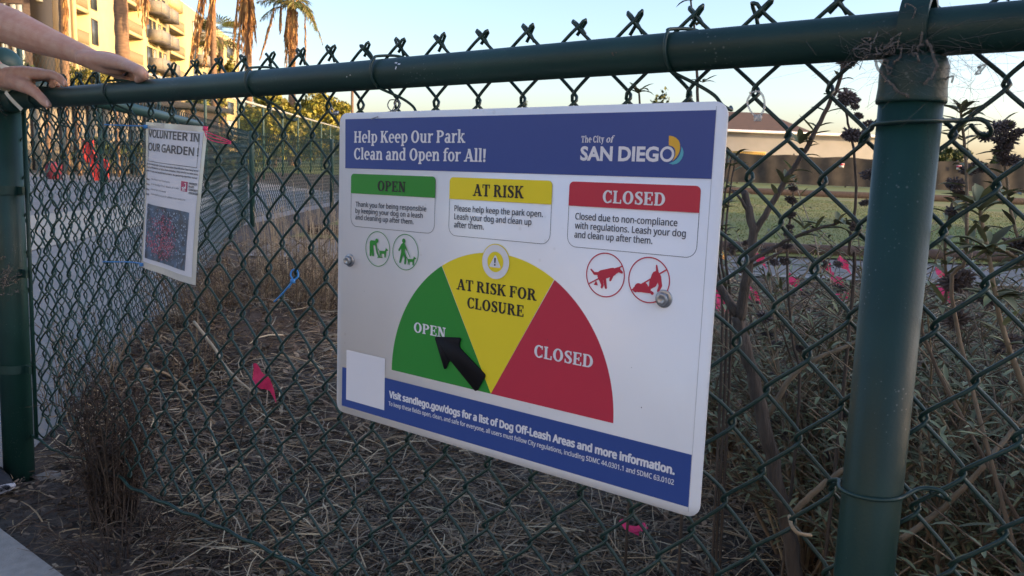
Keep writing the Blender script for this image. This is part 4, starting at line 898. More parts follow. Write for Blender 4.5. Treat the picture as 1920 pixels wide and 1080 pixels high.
def seed_mesh(seed_):
    rg = np.random.default_rng(seed_); mb = MB(); n = 46
    ga = math.pi*(3-math.sqrt(5))
    for k in range(n):
        z = 1-2*(k+.5)/n; r = math.sqrt(1-z*z); d = np.array([r*math.cos(ga*k), r*math.sin(ga*k), z*.72]); d += rg.normal(0, .08, 3)
        a_ = np.cross(d, [0.3, .5, .8]); a_ /= np.linalg.norm(a_); b_ = np.cross(d, a_); b_ /= np.linalg.norm(b_)
        R0 = .42; R1 = 1.0*rg.uniform(.85, 1.12); w0, w1 = .15, .13
        ring0 = [d*R0+a_*w0*math.cos(q)+b_*w0*math.sin(q) for q in np.arange(5)*1.2566]; ring1 = [d*R1*.86+a_*w1*math.cos(q)+b_*w1*math.sin(q) for q in np.arange(5)*1.2566]
        tips_ = [d*R1*1.06+a_*w1*1.35*math.cos(q+.6)+b_*w1*1.35*math.sin(q+.6) for q in np.arange(5)*1.2566]
        ii = np.arange(5); jj = (ii+1) % 5
        mb.add(ring0+ring1+tips_, [np.stack([ii, jj, jj+5, ii+5], -1), np.stack([ii+5, jj+5, ii+10], -1)])
    o = mb.build('seed_head', MATS['seed'], None, smooth=False); me = o.data; bpy.data.objects.remove(o); return me
SEEDS = [seed_mesh(s) for s in (1, 2, 3)]
def add_seed(root, p, r):
    o = bpy.data.objects.new('seed_head', SEEDS[RNG.integers(0, 3)]); COL.objects.link(o); o.parent = root
    o.location = Vector(p)-root.location; o.scale = (r, r, r*RNG.uniform(.75, .95)); o.rotation_euler = tuple(RNG.uniform(-.5, .5, 3)); return o
class Plant:
    def __init__(s, name, label, cat, loc, group=None):
        s.root = thing(name, label, cat, loc, group); s.o = np.array(loc, float); s.st = MB(); s.lf = MB(); s.seeds = []
    def stem(s, pts, r0, r1, k=5, n=6):
        p = curve(pts, k); r = r0+(r1-r0)*np.linspace(0, 1, len(p))
        wob = RNG.normal(0, r0*.12, p.shape); wob[0] = 0; s.st.tube(p+wob-s.o, r, n); return p
    def leaf(s, b, d, L_, w_, c=.25):
        Vv, F = leaf_geo(np.asarray(b, float), np.asarray(d, float), L_, w_, c); s.lf.add(Vv-s.o, F)
    def leaves_on(s, p, a0, a1, n, L_, w_, up=.4):
        m = len(p)
        for q in np.linspace(a0, a1, n):
            i = min(m-2, int(q*(m-1))); t = p[i+1]-p[i]; t = t/np.linalg.norm(t); an = RNG.uniform(0, 6.28)
            for k in range(2):
                v = np.array([math.cos(an+k*math.pi), math.sin(an+k*math.pi), 0]); d = v+t*up*RNG.uniform(.5, 1.8)
                s.leaf(p[i]+(p[i+1]-p[i])*RNG.uniform(), d, L_*RNG.uniform(.6, 1.25), w_*RNG.uniform(.7, 1.2), RNG.uniform(-.05, .45))
    def tuft(s, p, d, n, L_, w_):
        for k in range(n):
            an = k*2.4+RNG.uniform(-.3, .3); v = np.array([math.cos(an), math.sin(an), 0]); s.leaf(p, np.asarray(d)*RNG.uniform(.5, 1.3)+v*RNG.uniform(.5, 1.), L_*RNG.uniform(.6, 1.1), w_, RNG.uniform(.1, .6))
    def seed(s, p, r): add_seed(s.root, p, r)
    def done(s, bark='twig', leaf='sage_leaf'):
        if s.st.V: s.st.build('stem', MATS[bark], s.root)
        if s.lf.V: s.lf.build('foliage', MATS[leaf], s.root)
GRP = 'sage shrubs in the garden bed'
# the large sage right of the sign: main stems measured in the photograph
d0 = 1.27
h = Plant('sage_shrub', 'tall woody sage with a forked bare trunk between the big sign and the line post', 'shrub', (*G(1500, 1130)[:2]*1.0, 0), GRP)
h.root.location = (P(1508, 1120, d0)[0], d0, 0); h.o = np.array(h.root.location)
A = h.stem([h.o, P(1490, 1075, d0), P(1462, 930, d0), P(1436, 800, d0), P(1405, 680, d0+.01), P(1382, 590, d0+.02)], .0135, .0100, 6, 9)
h.stem([P(1382, 590, d0+.02), P(1340, 520, d0+.05), P(1290, 430, d0+.08)], .008, .004)
h.stem([P(1386, 600, d0+.02), P(1400, 520, d0), P(1412, 450, d0), P(1405, 400, d0), P(1396, 358, d0+.01)], .0090, .0055, 5, 8)
h.stem([P(1400, 392, d0), P(1388, 372, d0), P(1372, 356, d0+.02)], .003, .0015)
B = h.stem([P(1411, 440, d0), P(1440, 395, d0-.01), P(1475, 335, d0-.02), P(1510, 280, d0-.03), P(1545, 215, d0-.03), P(1578, 140, d0-.04), P(1592, 60, d0-.05)], .0052, .0024)
h.leaves_on(B, .25, .95, 12, .036, .009, .6); h.tuft(P(1500, 270, d0-.03), (.2, -.1, 1), 8, .040, .010); h.tuft(P(1583, 105, d0-.04), (.1, -.1, 1), 9, .036, .009); h.tuft(P(1470, 345, d0-.02), (.2, -.1, .8), 6, .036, .010)
C = h.stem([P(1405, 490, d0-.01), P(1445, 468, d0-.02), P(1490, 445, d0-.04), P(1535, 428, d0-.05), P(1572, 418, d0-.06)], .0042, .0020)
h.leaves_on(C, .35, .95, 6, .040, .010, .7); h.tuft(P(1572, 418, d0-.06), (.6, -.1, .5), 8, .045, .010); h.tuft(P(1508, 430, d0-.04), (.1, 0, 1), 5, .034, .010)
C2 = h.stem([P(1385, 510, d0), P(1430, 490, d0), P(1470, 470, d0+.01)], .003, .002)
D = h.stem([np.array([P(1510, 760, d0)[0], d0+.03, 0]), P(1497, 760, d0+.02), P(1486, 640, d0+.01), P(1477, 520, d0), P(1478, 440, d0), P(1486, 385, d0), P(1488, 345, d0)], .0028, .0012)
for (py, r) in ((352, .0085), (375, .0105), (403, .010), (425, .007), (438, .008), (462, .009), (490, .0095)): h.seed(P(1478+(440-py)*.10+RNG.uniform(-2, 2), py, d0), r)
E_ = h.stem([np.array([P(1600, 560, d0)[0], d0, 0]), P(1598, 560, d0-.02), P(1592, 470, d0-.03), P(1605, 370, d0-.04), P(1600, 280, d0-.05), P(1588, 220, d0-.06), P(1582, 165, d0-.06)], .0030, .0014)
for (px, py, r) in ((1586, 118, .016), (1590, 183, .020), (1578, 190, .012), (1606, 188, .008), (1603, 200, .008), (1610, 217, .009), (1596, 252, .018), (1610, 255, .015), (1627, 232, .010), (1629, 327, .014), (1622, 380, .010), (1604, 425, .012)): h.seed(P(px, py, d0-.08), r*.82)
SPR = h.stem([np.array([P(1330, 420, 1.36)[0], 1.38, 0]), P(1310, 420, 1.36), P(1308, 200, 1.36), P(1306, 110, 1.35), P(1301, 45, 1.35), P(1293, -12, 1.34)], .0034, .0014); h.tuft(P(1318, 155, 1.36), (0, 0, .5), 6, .030, .006); h.tuft(P(1306, 48, 1.35), (.2, 0, .8), 7, .024, .007); h.tuft(P(1296, 2, 1.34), (-.3, 0, .6), 6, .028, .006)
SP2 = h.stem([np.array([P(1215, 420, 1.5)[0], 1.5, 0]), P(1205, 420, 1.5), P(1200, 200, 1.5), P(1190, 160, 1.5)], .003, .0015); h.tuft(P(1196, 175, 1.5), (0, 0, .7), 8, .042, .010)
for px in (1352, 1345, 1360):
    q = h.stem([np.array([P(px+30, 640, 1.4)[0], 1.4, 0]), P(px+10, 640, 1.4), P(px, 480, 1.4), P(px+6, 380, 1.42), P(px+20, 290, 1.42)], .003, .0014); h.leaves_on(q, .3, 1, 9, .036, .009, .5)
h.done('bark')
# sage right of the post
g = Plant('sage_shrub', 'leafy sage with big dark seed heads right of the line post', 'shrub', (*f2w((1.12, .36, 0))[:2], 0), GRP)
dd = 1.02
for (pts, r) in (([P(1930, 760, dd), P(1890, 650, dd), P(1868, 560, dd), P(1852, 470, dd), P(1838, 395, dd)], .006), ([P(1960, 620, dd+.1), P(1915, 470, dd+.1), P(1893, 380, dd+.1), P(1884, 300, dd+.1), P(1881, 225, dd+.1)], .0042), ([P(1800, 640, dd+.05), P(1812, 480, dd+.05), P(1812, 330, dd+.06), P(1806, 250, dd+.06), P(1800, 205, dd+.06)], .0042), ([P(1760, 700, dd+.1), P(1775, 560, dd+.1), P(1772, 460, dd+.1), P(1785, 380, dd+.1)], .004), ([P(1990, 560, dd), P(1930, 500, dd), P(1880, 470, dd), P(1830, 462, dd)], .005)):
    q = g.stem([np.array([g.o[0]+RNG.uniform(-.08, .08), g.o[1]+RNG.uniform(-.05, .05), 0])]+pts, r*.72, r*.36); g.leaves_on(q, .4, 1, 12, .045, .010, .6)
g.tuft(P(1838, 395, dd), (-.2, -.2, .8), 12, .062, .017); g.tuft(P(1852, 470, dd), (-.1, -.2, .5), 9, .060, .015); g.tuft(P(1803, 212, dd+.06), (0, 0, 1), 8, .034, .008); g.tuft(P(1796, 250, dd+.06), (-.2, 0, .6), 6, .032, .008); g.tuft(P(1868, 560, dd), (-.3, -.1, .4), 9, .055, .014)
g.leaf(P(1830, 290, dd+.08), (1, -.1, .3), .055, .009, .2)
for (px, py, r) in ((1848, 256, .0105), (1868, 240, .0115), (1884, 238, .0125), (1892, 262, .011), (1880, 280, .0125), (1896, 300, .012), (1884, 300, .011), (1872, 262, .009), (1905, 250, .010), (1815, 318, .012), (1838, 312, .011), (1790, 345, .012), (1800, 365, .010), (1790, 530, .018), (1805, 520, .015), (1910, 460, .018), (1918, 480, .018), (1850, 560, .014), (1785, 395, .010), (1795, 600, .016), (1893, 640, .015)): g.seed(P(px, py, dd+.08), r*1.05)
g.done()
def sage(fx, fy, height, ns, spread, label, nseed, leafn=11, dry=0.):
    o = f2w((fx, fy, 0)); s = Plant('sage_shrub', label, 'shrub', (o[0], o[1], 0), GRP); base = s.o
    for k in range(ns):
        an = RNG.uniform(0, 6.28); sp = spread*RNG.uniform(.2, 1); hgt = height*RNG.uniform(.55, 1.05); out = np.array([math.cos(an), math.sin(an), 0])*sp
        mid = base+out*.45+np.array([RNG.normal(0, .03), RNG.normal(0, .03), hgt*.5]); tip = base+out+np.array([RNG.normal(0, .04), RNG.normal(0, .04), hgt])
        p = s.stem([base+out*.08, mid, tip], RNG.uniform(.003, .007), .0012, 6, 5)
        for b in range(5):
            i = int(len(p)*RNG.uniform(.2, .9)); an2 = RNG.uniform(0, 6.28); L2 = RNG.uniform(.12, .3)
            q = s.stem([p[i], p[i]+np.array([math.cos(an2)*.5, math.sin(an2)*.5, .6])*L2*.5, p[i]+np.array([math.cos(an2), math.sin(an2), .8])*L2], .0022, .0009, 4, 4)
            if RNG.uniform() > dry: s.leaves_on(q, .2, 1, 6, .036, .0068, .5)
        if RNG.uniform() > dry: s.leaves_on(p, .3, 1, leafn+3, .038, .0072, .5)
        if k < nseed:
            n_ = RNG.integers(2, 5)
            for b in range(n_):
                i = len(p)-1-b*3
                if i > 2: s.seed(p[i], RNG.uniform(.010, .016))
    s.done(); return s
sage(.50, .86, .72, 34, .32, 'low tangled sage in front of the forked trunk right of the big sign', 8)
sage(.98, .95, .82, 34, .42, 'tangled sage low behind the line post', 8)
sage(1.55, .55, .80, 32, .40, 'bushy sage at the far right edge behind the mesh', 8)
sage(.35, 1.35, .66, 30, .45, 'dim twiggy sage low behind the right edge of the big sign', 7, dry=.35)
sage(.95, 1.9, .74, 30, .5, 'sage clump in front of the path and the pink flags', 8)
sage(1.9, 1.5, .80, 28, .5, 'outermost sage on the right in front of the lawn', 8)
sage(.80, .66, .60, 38, .26, 'dense low sage at the foot of the forked trunk left of the line post', 5, 8)
sage(1.10, .30, .64, 38, .24, 'dense low sage close behind the mesh just right of the line post', 6, 8)
sage(1.36, .95, .84, 36, .40, 'middle sage right of the line post with green leaves', 8)
sage(.60, 1.05, .76, 36, .34, 'sage thicket seen between the forked trunk and the line post', 8)
sage(.10, 1.35, .46, 26, .28, 'low twiggy sage under the right lower corner of the big sign', 4, 7, dry=.4)
sage(.75, 2.5, .55, 24, .5, 'farthest sage clump directly below the grey path', 7)
sage(1.55, 2.3, .62, 24, .5, 'far sage clump right of the line post below the path', 7)
# dry brush: stalk tangles
THICKET = True
def brush(name, label, cat, loc, n, height, spread, mt_, r=.0022, lean=.25, sub=3, group=None, minh=.3, leafm=None):
    s = Plant(name, label, cat, loc, group); base = s.o
    for k in range(n):
        an = RNG.uniform(0, 6.28); rad = spread*math.sqrt(RNG.uniform()); b = base+np.array([math.cos(an), math.sin(an), 0])*rad*.7
        hgt = height*RNG.uniform(minh, 1.05); dv = np.array([math.cos(an), math.sin(an), 0])*lean*hgt*RNG.uniform(0, 1)+np.array([RNG.normal(0, .05), RNG.normal(0, .05), 0])*hgt
        p = s.stem([b, b+dv*.35+np.array([0, 0, hgt*.55]), b+dv+np.array([0, 0, hgt])], r*RNG.uniform(.6, 1.3), r*.35, 4, 4)
        for q in range(sub):
            i = int(len(p)*RNG.uniform(.2, .95)); an2 = RNG.uniform(0, 6.28); L2 = hgt*RNG.uniform(.08, .25)
            s.stem([p[i], p[i]+np.array([math.cos(an2)*.6, math.sin(an2)*.6, .5])*L2*.6, p[i]+np.array([math.cos(an2), math.sin(an2), RNG.uniform(-.3, .8)])*L2], r*.5, r*.25, 3, 3)
        if leafm:
            for q in range(leafm):
                i = RNG.integers(2, len(p)); an2 = RNG.uniform(0, 6.28); s.leaf(p[i], (math.cos(an2), math.sin(an2), RNG.uniform(-.6, .8)), RNG.uniform(.008, .024), RNG.uniform(.003, .007), RNG.uniform(-.5, .6))
    s.done(mt_, 'dead_dark' if mt_ == 'dead_dark' else 'straw'); return s
b0 = G(215, 985)
brush('dead_shrub', 'dark dead shrub standing against the mesh left of the big sign', 'shrub', (b0[0], b0[1], 0), 85, .37, .070, 'dead_dark', .0021, .30, 9, minh=.30, leafm=18)
bb = G(225, 1040); brush('dead_tuft', 'tangle of dead roots and stalks spilling out in front of the dark dead shrub', 'plant', (bb[0], bb[1], 0), 90, .11, .17, 'dead_dark', .0016, 1.2, 3, minh=.2)
for (px, py, hh_, n, lab) in ((150, 770, .30, 26, 'dry brown weed with curled heads behind the mesh beside the corner post'), (330, 720, .30, 110, 'dry weed clump behind the mesh below the garden poster'), (455, 650, .44, 210, 'thick heap of dry stalks at the foot of the side fence post'), (560, 640, .46, 210, 'dry brush low behind the mesh just left of the big sign')):
    q = G(px, py); brush('dry_weed', lab, 'plant', (q[0], q[1], 0), n, hh_, .16 if px < 200 else .50, 'dead_mid' if px > 200 else 'twig', .0018*max(1, q[1]/2.2), .6, 6, 'dry weeds in the garden bed', leafm=6)
for k, (px, d, hh_, lab) in enumerate(((520, 5.6, .55, 'short pale dry grass stand at the side fence'), (575, 4.6, .62, 'pale dry grass stand left of the big sign, nearer one'), (622, 5.4, .72, 'tallest pale dry grass against the edge of the big sign'))):
    q = P(px, 500, d); brush('dry_grass', lab, 'grass', (q[0], d, 0), 85, hh_, .35, 'straw_pale', .0028, .15, 1, 'dry grass stands', leafm=2)
for fx_, fy_, n_, h_, lab in ((.70, .95, 90, .62, 'tan dry twigs woven through the sage left of the line post'), (1.15, .7, 90, .66, 'tan dry twigs woven through the sage right of the line post'), (1.0, 1.5, 80, .6, 'tan dry twigs in front of the pink flags behind the line post')):
    q = f2w((fx_, fy_, 0)); brush('dry_weed', lab, 'plant', (q[0], q[1], 0), n_, h_, .36, 'twig', .0020, .7, 5, 'dry weeds in the garden bed', leafm=3)
# loose stalks lying about
def stick(name, label, pts, r, m, cat='stick', group='dry stalks lying in the bed'):
    c = np.mean(pts, axis=0); t = MB().tube(curve(np.asarray(pts)-c, 6)+RNG.normal(0, r*.12, (6*(len(pts)-1)+1, 3)), np.linspace(r, r*.55, 6*(len(pts)-1)+1), 7).build(name, m, None); t.location = c; return tag(t, label, cat, group)
stick('dry_stalk', 'pale broken white stalk leaning behind the mesh left of the big sign', [P(364, 604, 2.5), P(400, 650, 2.35), P(425, 690, 2.2), P(476, 738, 2.05)], .005, MATS['straw_pale'])
stick('dry_stalk', 'thin brown stalk bending down right of the dark dead shrub', [P(270, 690, 1.75), P(320, 705, 1.8), P(370, 750, 1.75), P(402, 795, 1.72)], .0032, MATS['straw'])
stick('dry_stalk', 'grey curved stem lying below the tension wire', [G(300, 1062)+(0, 0, .012), G(345, 1068)+(0, 0, .012), G(390, 1052)+(0, 0, .014), G(430, 1025)+(0, 0, .02)], .0055, MATS['twig'])
stick('dry_stalk', 'long brown branch low right of the line post', [P(1690, 1010, 1.12), P(1760, 960, 1.1), P(1830, 890, 1.08), P(1905, 800, 1.1), P(1960, 740, 1.1)], .0048, MATS['twig'])
stick('dry_stalk', 'thick grey branch rising to the right behind the line post', [P(1440, 780, 1.3), P(1490, 700, 1.28), P(1560, 660, 1.26), P(1640, 630, 1.24)], .005, MATS['twig'])
stick('dry_stalk', 'grey branch slanting up beside the foot of the line post', [P(1490, 960, 1.2), P(1540, 910, 1.18), P(1600, 870, 1.16), P(1680, 840, 1.15)], .0055, MATS['twig'])
stick('dry_stalk', 'light brown twig lying under the lower right of the big sign', [G(1000, 980)+(0, 0, .05), G(1050, 965)+(0, 0, .06), G(1110, 960)+(0, 0, .055), G(1140, 972)+(0, 0, .05)], .003, MATS['straw_pale'])
# stones
def rock(c, s, label):
    mb = MB(); blob(mb, (0, 0, 0), s, 14); o = mb.build('flat_stone', MATS['stone'], None)
    co = np.array([v.co[:] for v in o.data.vertices]); co *= (1+.18*noise2(co[:, 0]*40, co[:, 1]*40+co[:, 2]*30, 1.5))[:, None]
    o.data.vertices.foreach_set('co', co.astype(np.float32).ravel()); o.location = c; return tag(o, label, 'stone')
q = G(95, 898); rock((q[0], q[1], .004), (.048, .026, .014), 'flat pale stone on the soil right of the corner post foot')
# pink marker flags
FG = 'pink marker flags in the garden bed'
flags = [(1425, 483, 4.6, 'p', 'pink flag low against the grey path, leftmost beside the forked trunk'), (1412, 548, 3.6, 'p', 'pink flag just right of the forked trunk below the path'), (1356, 572, 3.3, 'p', 'small pink flag touching the right edge of the big sign'), (1548, 495, 4.2, 'p', 'wide pink flag on the path edge left of the line post'), (1583, 492, 4.4, 'p', 'narrow pink flag closest to the line post on the path edge'), (1490, 525, 4.2, 'p', 'half hidden pink flag among dark seed heads'), (1571, 524, 3.9, 'p', 'slim pink flag below the path left of the line post'), (1580, 549, 3.5, 'p', 'crumpled pink flag lowest of those left of the line post'), (1765, 508, 4.3, 'p', 'pink flag upper one right of the line post'), (1769, 546, 3.9, 'p', 'pink flag lower one right of the line post'), (1353, 555, 4.2, 'p', 'tiny pink flag peeping out beside the big sign edge'), (492, 708, 2.15, 'p', 'large pink flag in the dry bed left of the big sign')]
def flag(px, py, d, lab, group, m, s=.07):
    c = P(px, py, d); t = thing('marker_flag', lab, 'flag', (c[0], d, 0), group); lean = RNG.normal(0, .05, 2)
    z = max(c[2], .06); MB().tube([(-lean[0], -lean[1], 0), (-lean[0]*.4, -lean[1]*.4, z*.6), (0, 0, z+.035)], .0018, 6).build('flag_wire', MATS['flag_wire'], t)
    n = 6; an = RNG.uniform(-.5, .5); dirv = np.array([math.cos(an), math.sin(an), -.35]); g_ = []; t.location.x -= s*.45*math.cos(an); t.location.y -= s*.45*math.sin(an)
    for i in range(n+1):
        for j in range(5):
            uu, vv = i/n, j/4; g_.append(np.array([0, 0, z+.035-s*.72*vv])+dirv*s*uu*(.8+.3*vv)+np.array([0, (.008 if px < 600 else .014)*math.sin(6*uu+4*vv), -.016*uu*uu+.005*math.sin(9*uu+2*vv)]))
    i = np.arange(n)[:, None]*5+np.arange(4)[None]; F = np.stack([i, i+5, i+6, i+1], -1).reshape(-1, 4)
    MB().add(g_, F).build('flag_cloth', m, t); return t
for px, py, d, k, lab in flags: flag(px, py, d, lab, FG, MATS['flag_pink'], .072 if px < 600 else .075)
flag(1358, 482, 4.8, 'tiny orange flag at the path edge beside the big sign', None, MATS['flag_orange'], .05)
c = G(1186, 994, .085); t = thing('marker_flag', 'crumpled pink flag lying flat in the litter under the big sign', 'flag', (c[0], c[1], max(.085, .035+float(bedh(np.array([c[0]]), np.array([c[1]]))[0]))), FG)
mb = MB(); pts = [(-.030, .012, .014), (-.022, .016, .018), (-.012, -.002, .012), (.004, -.006, .010), (.026, .006, .016), (.034, -.006, .008), (.020, -.014, .004), (-.004, -.018, .002), (-.018, -.010, .004)]
mb.poly(pts); mb.poly([(-.012, -.002, .012), (-.004, -.018, .002), (.012, -.022, -.004), (.010, -.004, .010)]); mb.build('flag_cloth', MATS['flag_pink'], t)
MB().tube([(-.10, .02, 0), (0, 0, .006), (.12, -.03, 0)], .0012, 5).build('flag_wire', MATS['flag_wire'], t)
# old cobwebs on the posts
def web(name, label, cen, spread, n, seedp, extra):
    t = thing(name, label, 'cobweb', group='cobwebs on the fence', matrix=MF @ Matrix.Translation(Vector(cen))); mb = MB()
    for k in range(n):
        a_ = RNG.normal(0, 1, 3)*spread; b_ = a_+RNG.normal(0, 1, 3)*np.array(spread)*1.3; m_ = (a_+b_)/2+RNG.normal(0, .003, 3); mb.tube(curve([a_, m_, b_], 4), RNG.uniform(.00008, .00018), 3)
    for k in range(seedp):
        c = RNG.normal(0, 1, 3)*np.array(spread)*.8; pts = [c]
        for q in range(5): pts.append(pts[-1]+RNG.normal(0, .0045, 3))
        mb.tube(curve(pts, 3), RNG.uniform(.0004, .0011), 5)
    for e in extra: mb.tube(curve(np.asarray(e)-np.asarray(cen), 6)+RNG.normal(0, .0008, (6*(len(e)-1)+1, 3)), .0014, 5)
    mb.build('web_strands', MATS['web'], t); return t
web('cobweb', 'dusty cobweb where the rail meets the line post cap', (XP-.012, YR-.030, .040), (.026, .006, .012), 110, 20, [[(XP-.03, .012, .035), (XP-.02, .011, .020), (XP-.008, .0105, .008), (XP+.004, .0105, -.001)], [(XP+.014, .012, .050), (XP+.020, .012, .040), (XP+.024, .013, .024), (XP+.016, .0115, .010)]])
web('cobweb', 'loose cobweb strands on the right side of the line post cap', (XP+.036, YR-.01, .025), (.020, .010, .020), 90, 3, [])
web('cobweb', 'grey cobweb clump at the rail end on the corner post', (XL+.03, YL-.045, .045), (.025, .012, .020), 130, 40, [])
web('cobweb', 'grey cobweb clump lower down on the corner post', (XL+.05, YL-.03, -.38), (.018, .014, .022), 90, 36, [])
# ------------------------------------------------------------------ beyond the garden: right-hand side
lg_m = MATS['log']
def log(name, label, a, b, r):
    a, b = np.asarray(a, float), np.asarray(b, float); n = 24; p = a+(b-a)*np.linspace(0, 1, n)[:, None]; c = p.mean(0)
    p = p+np.stack([np.zeros(n), RNG.normal(0, .008, n), RNG.normal(0, .006, n)], -1)
    o = MB().tube(p-c, r*(1+RNG.normal(0, .03, n)), 14).build(name, lg_m, None); o.location = c; return tag(o, label, 'log', 'log borders of the lawn')
g1 = G(1500, 478); log('border_log', 'long brown log edging the near side of the lawn along the path', (-2.2, g1[1]+.05, .06), (30, g1[1]-.3, .06), .062)
g2 = G(1500, 368); log('border_log', 'long brown log rail across the far side of the lawn', (-3.5, g2[1], .10), (60, g2[1]-.8, .10), .13)
# windscreened fence
def bx(root, name, m, a, b, sm=False):
    o = MB().box2(a, b).build(name, m, None, smooth=sm); o.parent = root; o.matrix_parent_inverse = root.matrix_world.inverted() if False else Matrix.Translation(root.location).inverted(); return o
YW = 45.0; xw0, xw1 = P(1180, 320, YW)[0], P(2100, 320, YW)[0]; zt = P(1500, 291, YW)[2]
scr = thing('screened_fence', 'long dark brown fence covered in windscreen cloth across the far side of the lawn', 'fence', ((xw0+xw1)/2, YW, 0))
xx = np.linspace(xw0, xw1, 160); zz = np.linspace(.08, zt, 8); XX, ZZ = np.meshgrid(xx, zz)
yy = YW+.05*np.sin(XX*2.1)*np.sin(ZZ*2)+.03*np.sin(XX*5.3+ZZ); ZZ = ZZ-.04*(1-np.cos(XX*2*math.pi/3))*(ZZ > zt-.1)
i = np.arange(7)[:, None]*160+np.arange(159)[None]
rel(MB().add(np.stack([XX, yy, ZZ], -1).reshape(-1, 3), np.stack([i, i+1, i+161, i+160], -1).reshape(-1, 4)).build('screen_cloth', MATS['screen'], None), scr)
for x in np.arange(xw0, xw1, 3.0):
    rel(MB().lathe([(.04, 0), (.04, zt+.06), (.01, zt+.09)], 10, (x, YW+.09, 0)).build('fence_post', MATS['dark_clad'], None), scr)
for px, py in ((1578, 310), (1798, 314)):
    q = P(px, py, YW-.12); rel(MB().box(q, (.14, .004, .11)).build('notice_card', MATS['ink_white'], None, smooth=False), scr)
    rel(MB().box(q+np.array([0, -.006, .045]), (.14, .004, .05)).build('notice_card', MATS['ink_red'], None, smooth=False), scr)
# hall with hipped roof
YH = 62.0; E0 = P(1530, 250, YH); R0 = P(1437, 212, YH+6); xl = E0[0]-24
hall = thing('hall_building', 'pale hall with a low brown hipped roof beyond the screened fence', 'building', (E0[0]-10, YH, 0))
mb = MB(); e = E0[2]; A_ = [(xl, YH, e), (E0[0], YH, e), (E0[0], YH+12, e), (xl, YH+12, e)]; B_ = [(R0[0]-14, YH+6, R0[2]), (R0[0], YH+6, R0[2])]
mb.poly([A_[0], A_[1], B_[1], B_[0]]); mb.poly([A_[1], A_[2], B_[1]]); mb.poly([A_[2], A_[3], B_[0], B_[1]]); mb.poly([A_[3], A_[0], B_[0]])
mb.box2((xl, YH, e-.28), (E0[0], YH+12, e-.02)); rel(mb.build('roof', MATS['hall_roof'], None, smooth=False), hall)
mb = MB(); mb.box2((xl+.9, YH+.9, -.1), (E0[0]-.9, YH+11, e-.3)); rel(mb.build('wall', MATS['hall_wall'], None, smooth=False), hall)
mb = MB()
for x in np.arange(xl+2, E0[0]-1, 1.6): mb.box2((x, YH+.82, 1.0), (x+.9, YH+.895, 2.3))
rel(mb.build('window', MATS['glass'], None, smooth=False), hall)
wt = P(1640, 257, 58.0); low = thing('low_building', 'long low white building with a thin flat roof beyond the screened fence', 'building', (wt[0]-12, 57, 0))
rel(MB().box2((wt[0]-30, 56, -.1), (wt[0]-.4, 59, wt[2]-.12)).build('wall', MATS['white_wall'], None, smooth=False), low)
rel(MB().box2((wt[0]-30, 55.6, wt[2]-.12), (wt[0], 59.4, wt[2]+.05)).build('roof', MATS['ink_white'], None, smooth=False), low)
aw0, aw1 = P(1380, 283, 54.5), P(1436, 291, 54.5); mb = MB()
for k in range(16):
    x0 = aw0[0]+(aw1[0]-aw0[0])*k/16; x1 = x0+(aw1[0]-aw0[0])/16*.86; mb.box2((x0, 54.5, aw1[2]), (x1, 55.4, aw0[2]-.06))
mb.box2((aw0[0], 54.45, aw0[2]-.05), (aw1[0], 55.58, aw0[2])); rel(mb.build('awning', MATS['awning'], None, smooth=False), low)

# ------------------------------------------------------------------ trees
def crown(cen, rad, n, leaf, nclump, seedv, flat=1., fill=.35):
    rg = np.random.default_rng(seedv); cen = np.asarray(cen, float); rad = np.asarray(rad, float)
    cl = rg.normal(0, 1, (nclump, 3)); cl /= np.linalg.norm(cl, axis=1)[:, None]; cl *= rg.uniform(.35, 1., (nclump, 1))**.6; cl[:, 2] *= flat
    cr = rg.uniform(.16, .36, nclump); k = rg.integers(0, nclump, n)
    v = rg.normal(0, 1, (n, 3)); v /= np.linalg.norm(v, axis=1)[:, None]; v *= rg.uniform(fill, 1, (n, 1))
    p = cen+(cl[k]*.82+v*cr[k][:, None])*rad
    d = rg.normal(0, 1, (n, 3)); d /= np.linalg.norm(d, axis=1)[:, None]; u_ = np.cross(d, rg.normal(0, 1, (n, 3))); u_ /= np.linalg.norm(u_, axis=1)[:, None]
    L_ = leaf*rg.uniform(.6, 1.3, (n, 1)); W_ = L_*.42
    Vv = np.stack([p-d*L_*.5, p+u_*W_, p+d*L_*.5, p-u_*W_], 1).reshape(-1, 3); return Vv, np.arange(4*n).reshape(-1, 4), cl*rad*.7+cen
def tree(name, label, cat, loc, cz, rad, n, leaf, m, ncl=26, tr_=.16, group=None, flat=1.):
    t = thing(name, label, cat, loc, group); s = int(abs(loc[0]*131+loc[1]*17)) % 9999
    Vv, F, cl = crown((0, 0, cz), rad, n, leaf, ncl, s, flat); MB().add(Vv, F).build('crown', m, t, smooth=False)
    mb = MB(); mb.tube(curve([(0, 0, -.1), (.05, .03, cz*.4), (0, 0, cz*.85)], 4), np.linspace(tr_, tr_*.55, 9), 9)
    for q in cl[:9]: mb.tube(curve([(0, 0, cz*.55), (q*.5+np.array([0, 0, cz*.35]))*.9, q], 4), np.linspace(tr_*.45, tr_*.1, 9), 6)
    mb.build('trunk', MATS['tree_bark'], t); return t
TG = 'sunlit trees beyond the tall fence'
def tpx(px, ytop, ybot, wpx, d, name, label, m, n=2600, leaf=.24, group=TG, cat='tree', trk=.16):
    a_ = P(px, ytop, d); b_ = P(px, ybot, d); rz = (a_[2]-max(b_[2], .2))/2; rx = wpx/2*d/FQ['f']
    return tree(name, label, cat, (a_[0], d, 0), (a_[2]+max(b_[2], .2))/2, (rx, rx*.9, rz), n, leaf, m, 30, trk, group)
tpx(512, 168, 300, 130, 40, 'leafy_tree', 'wide yellow green tree between the two palm trunks under the rail', MATS['yellow_leaf'], 6500)
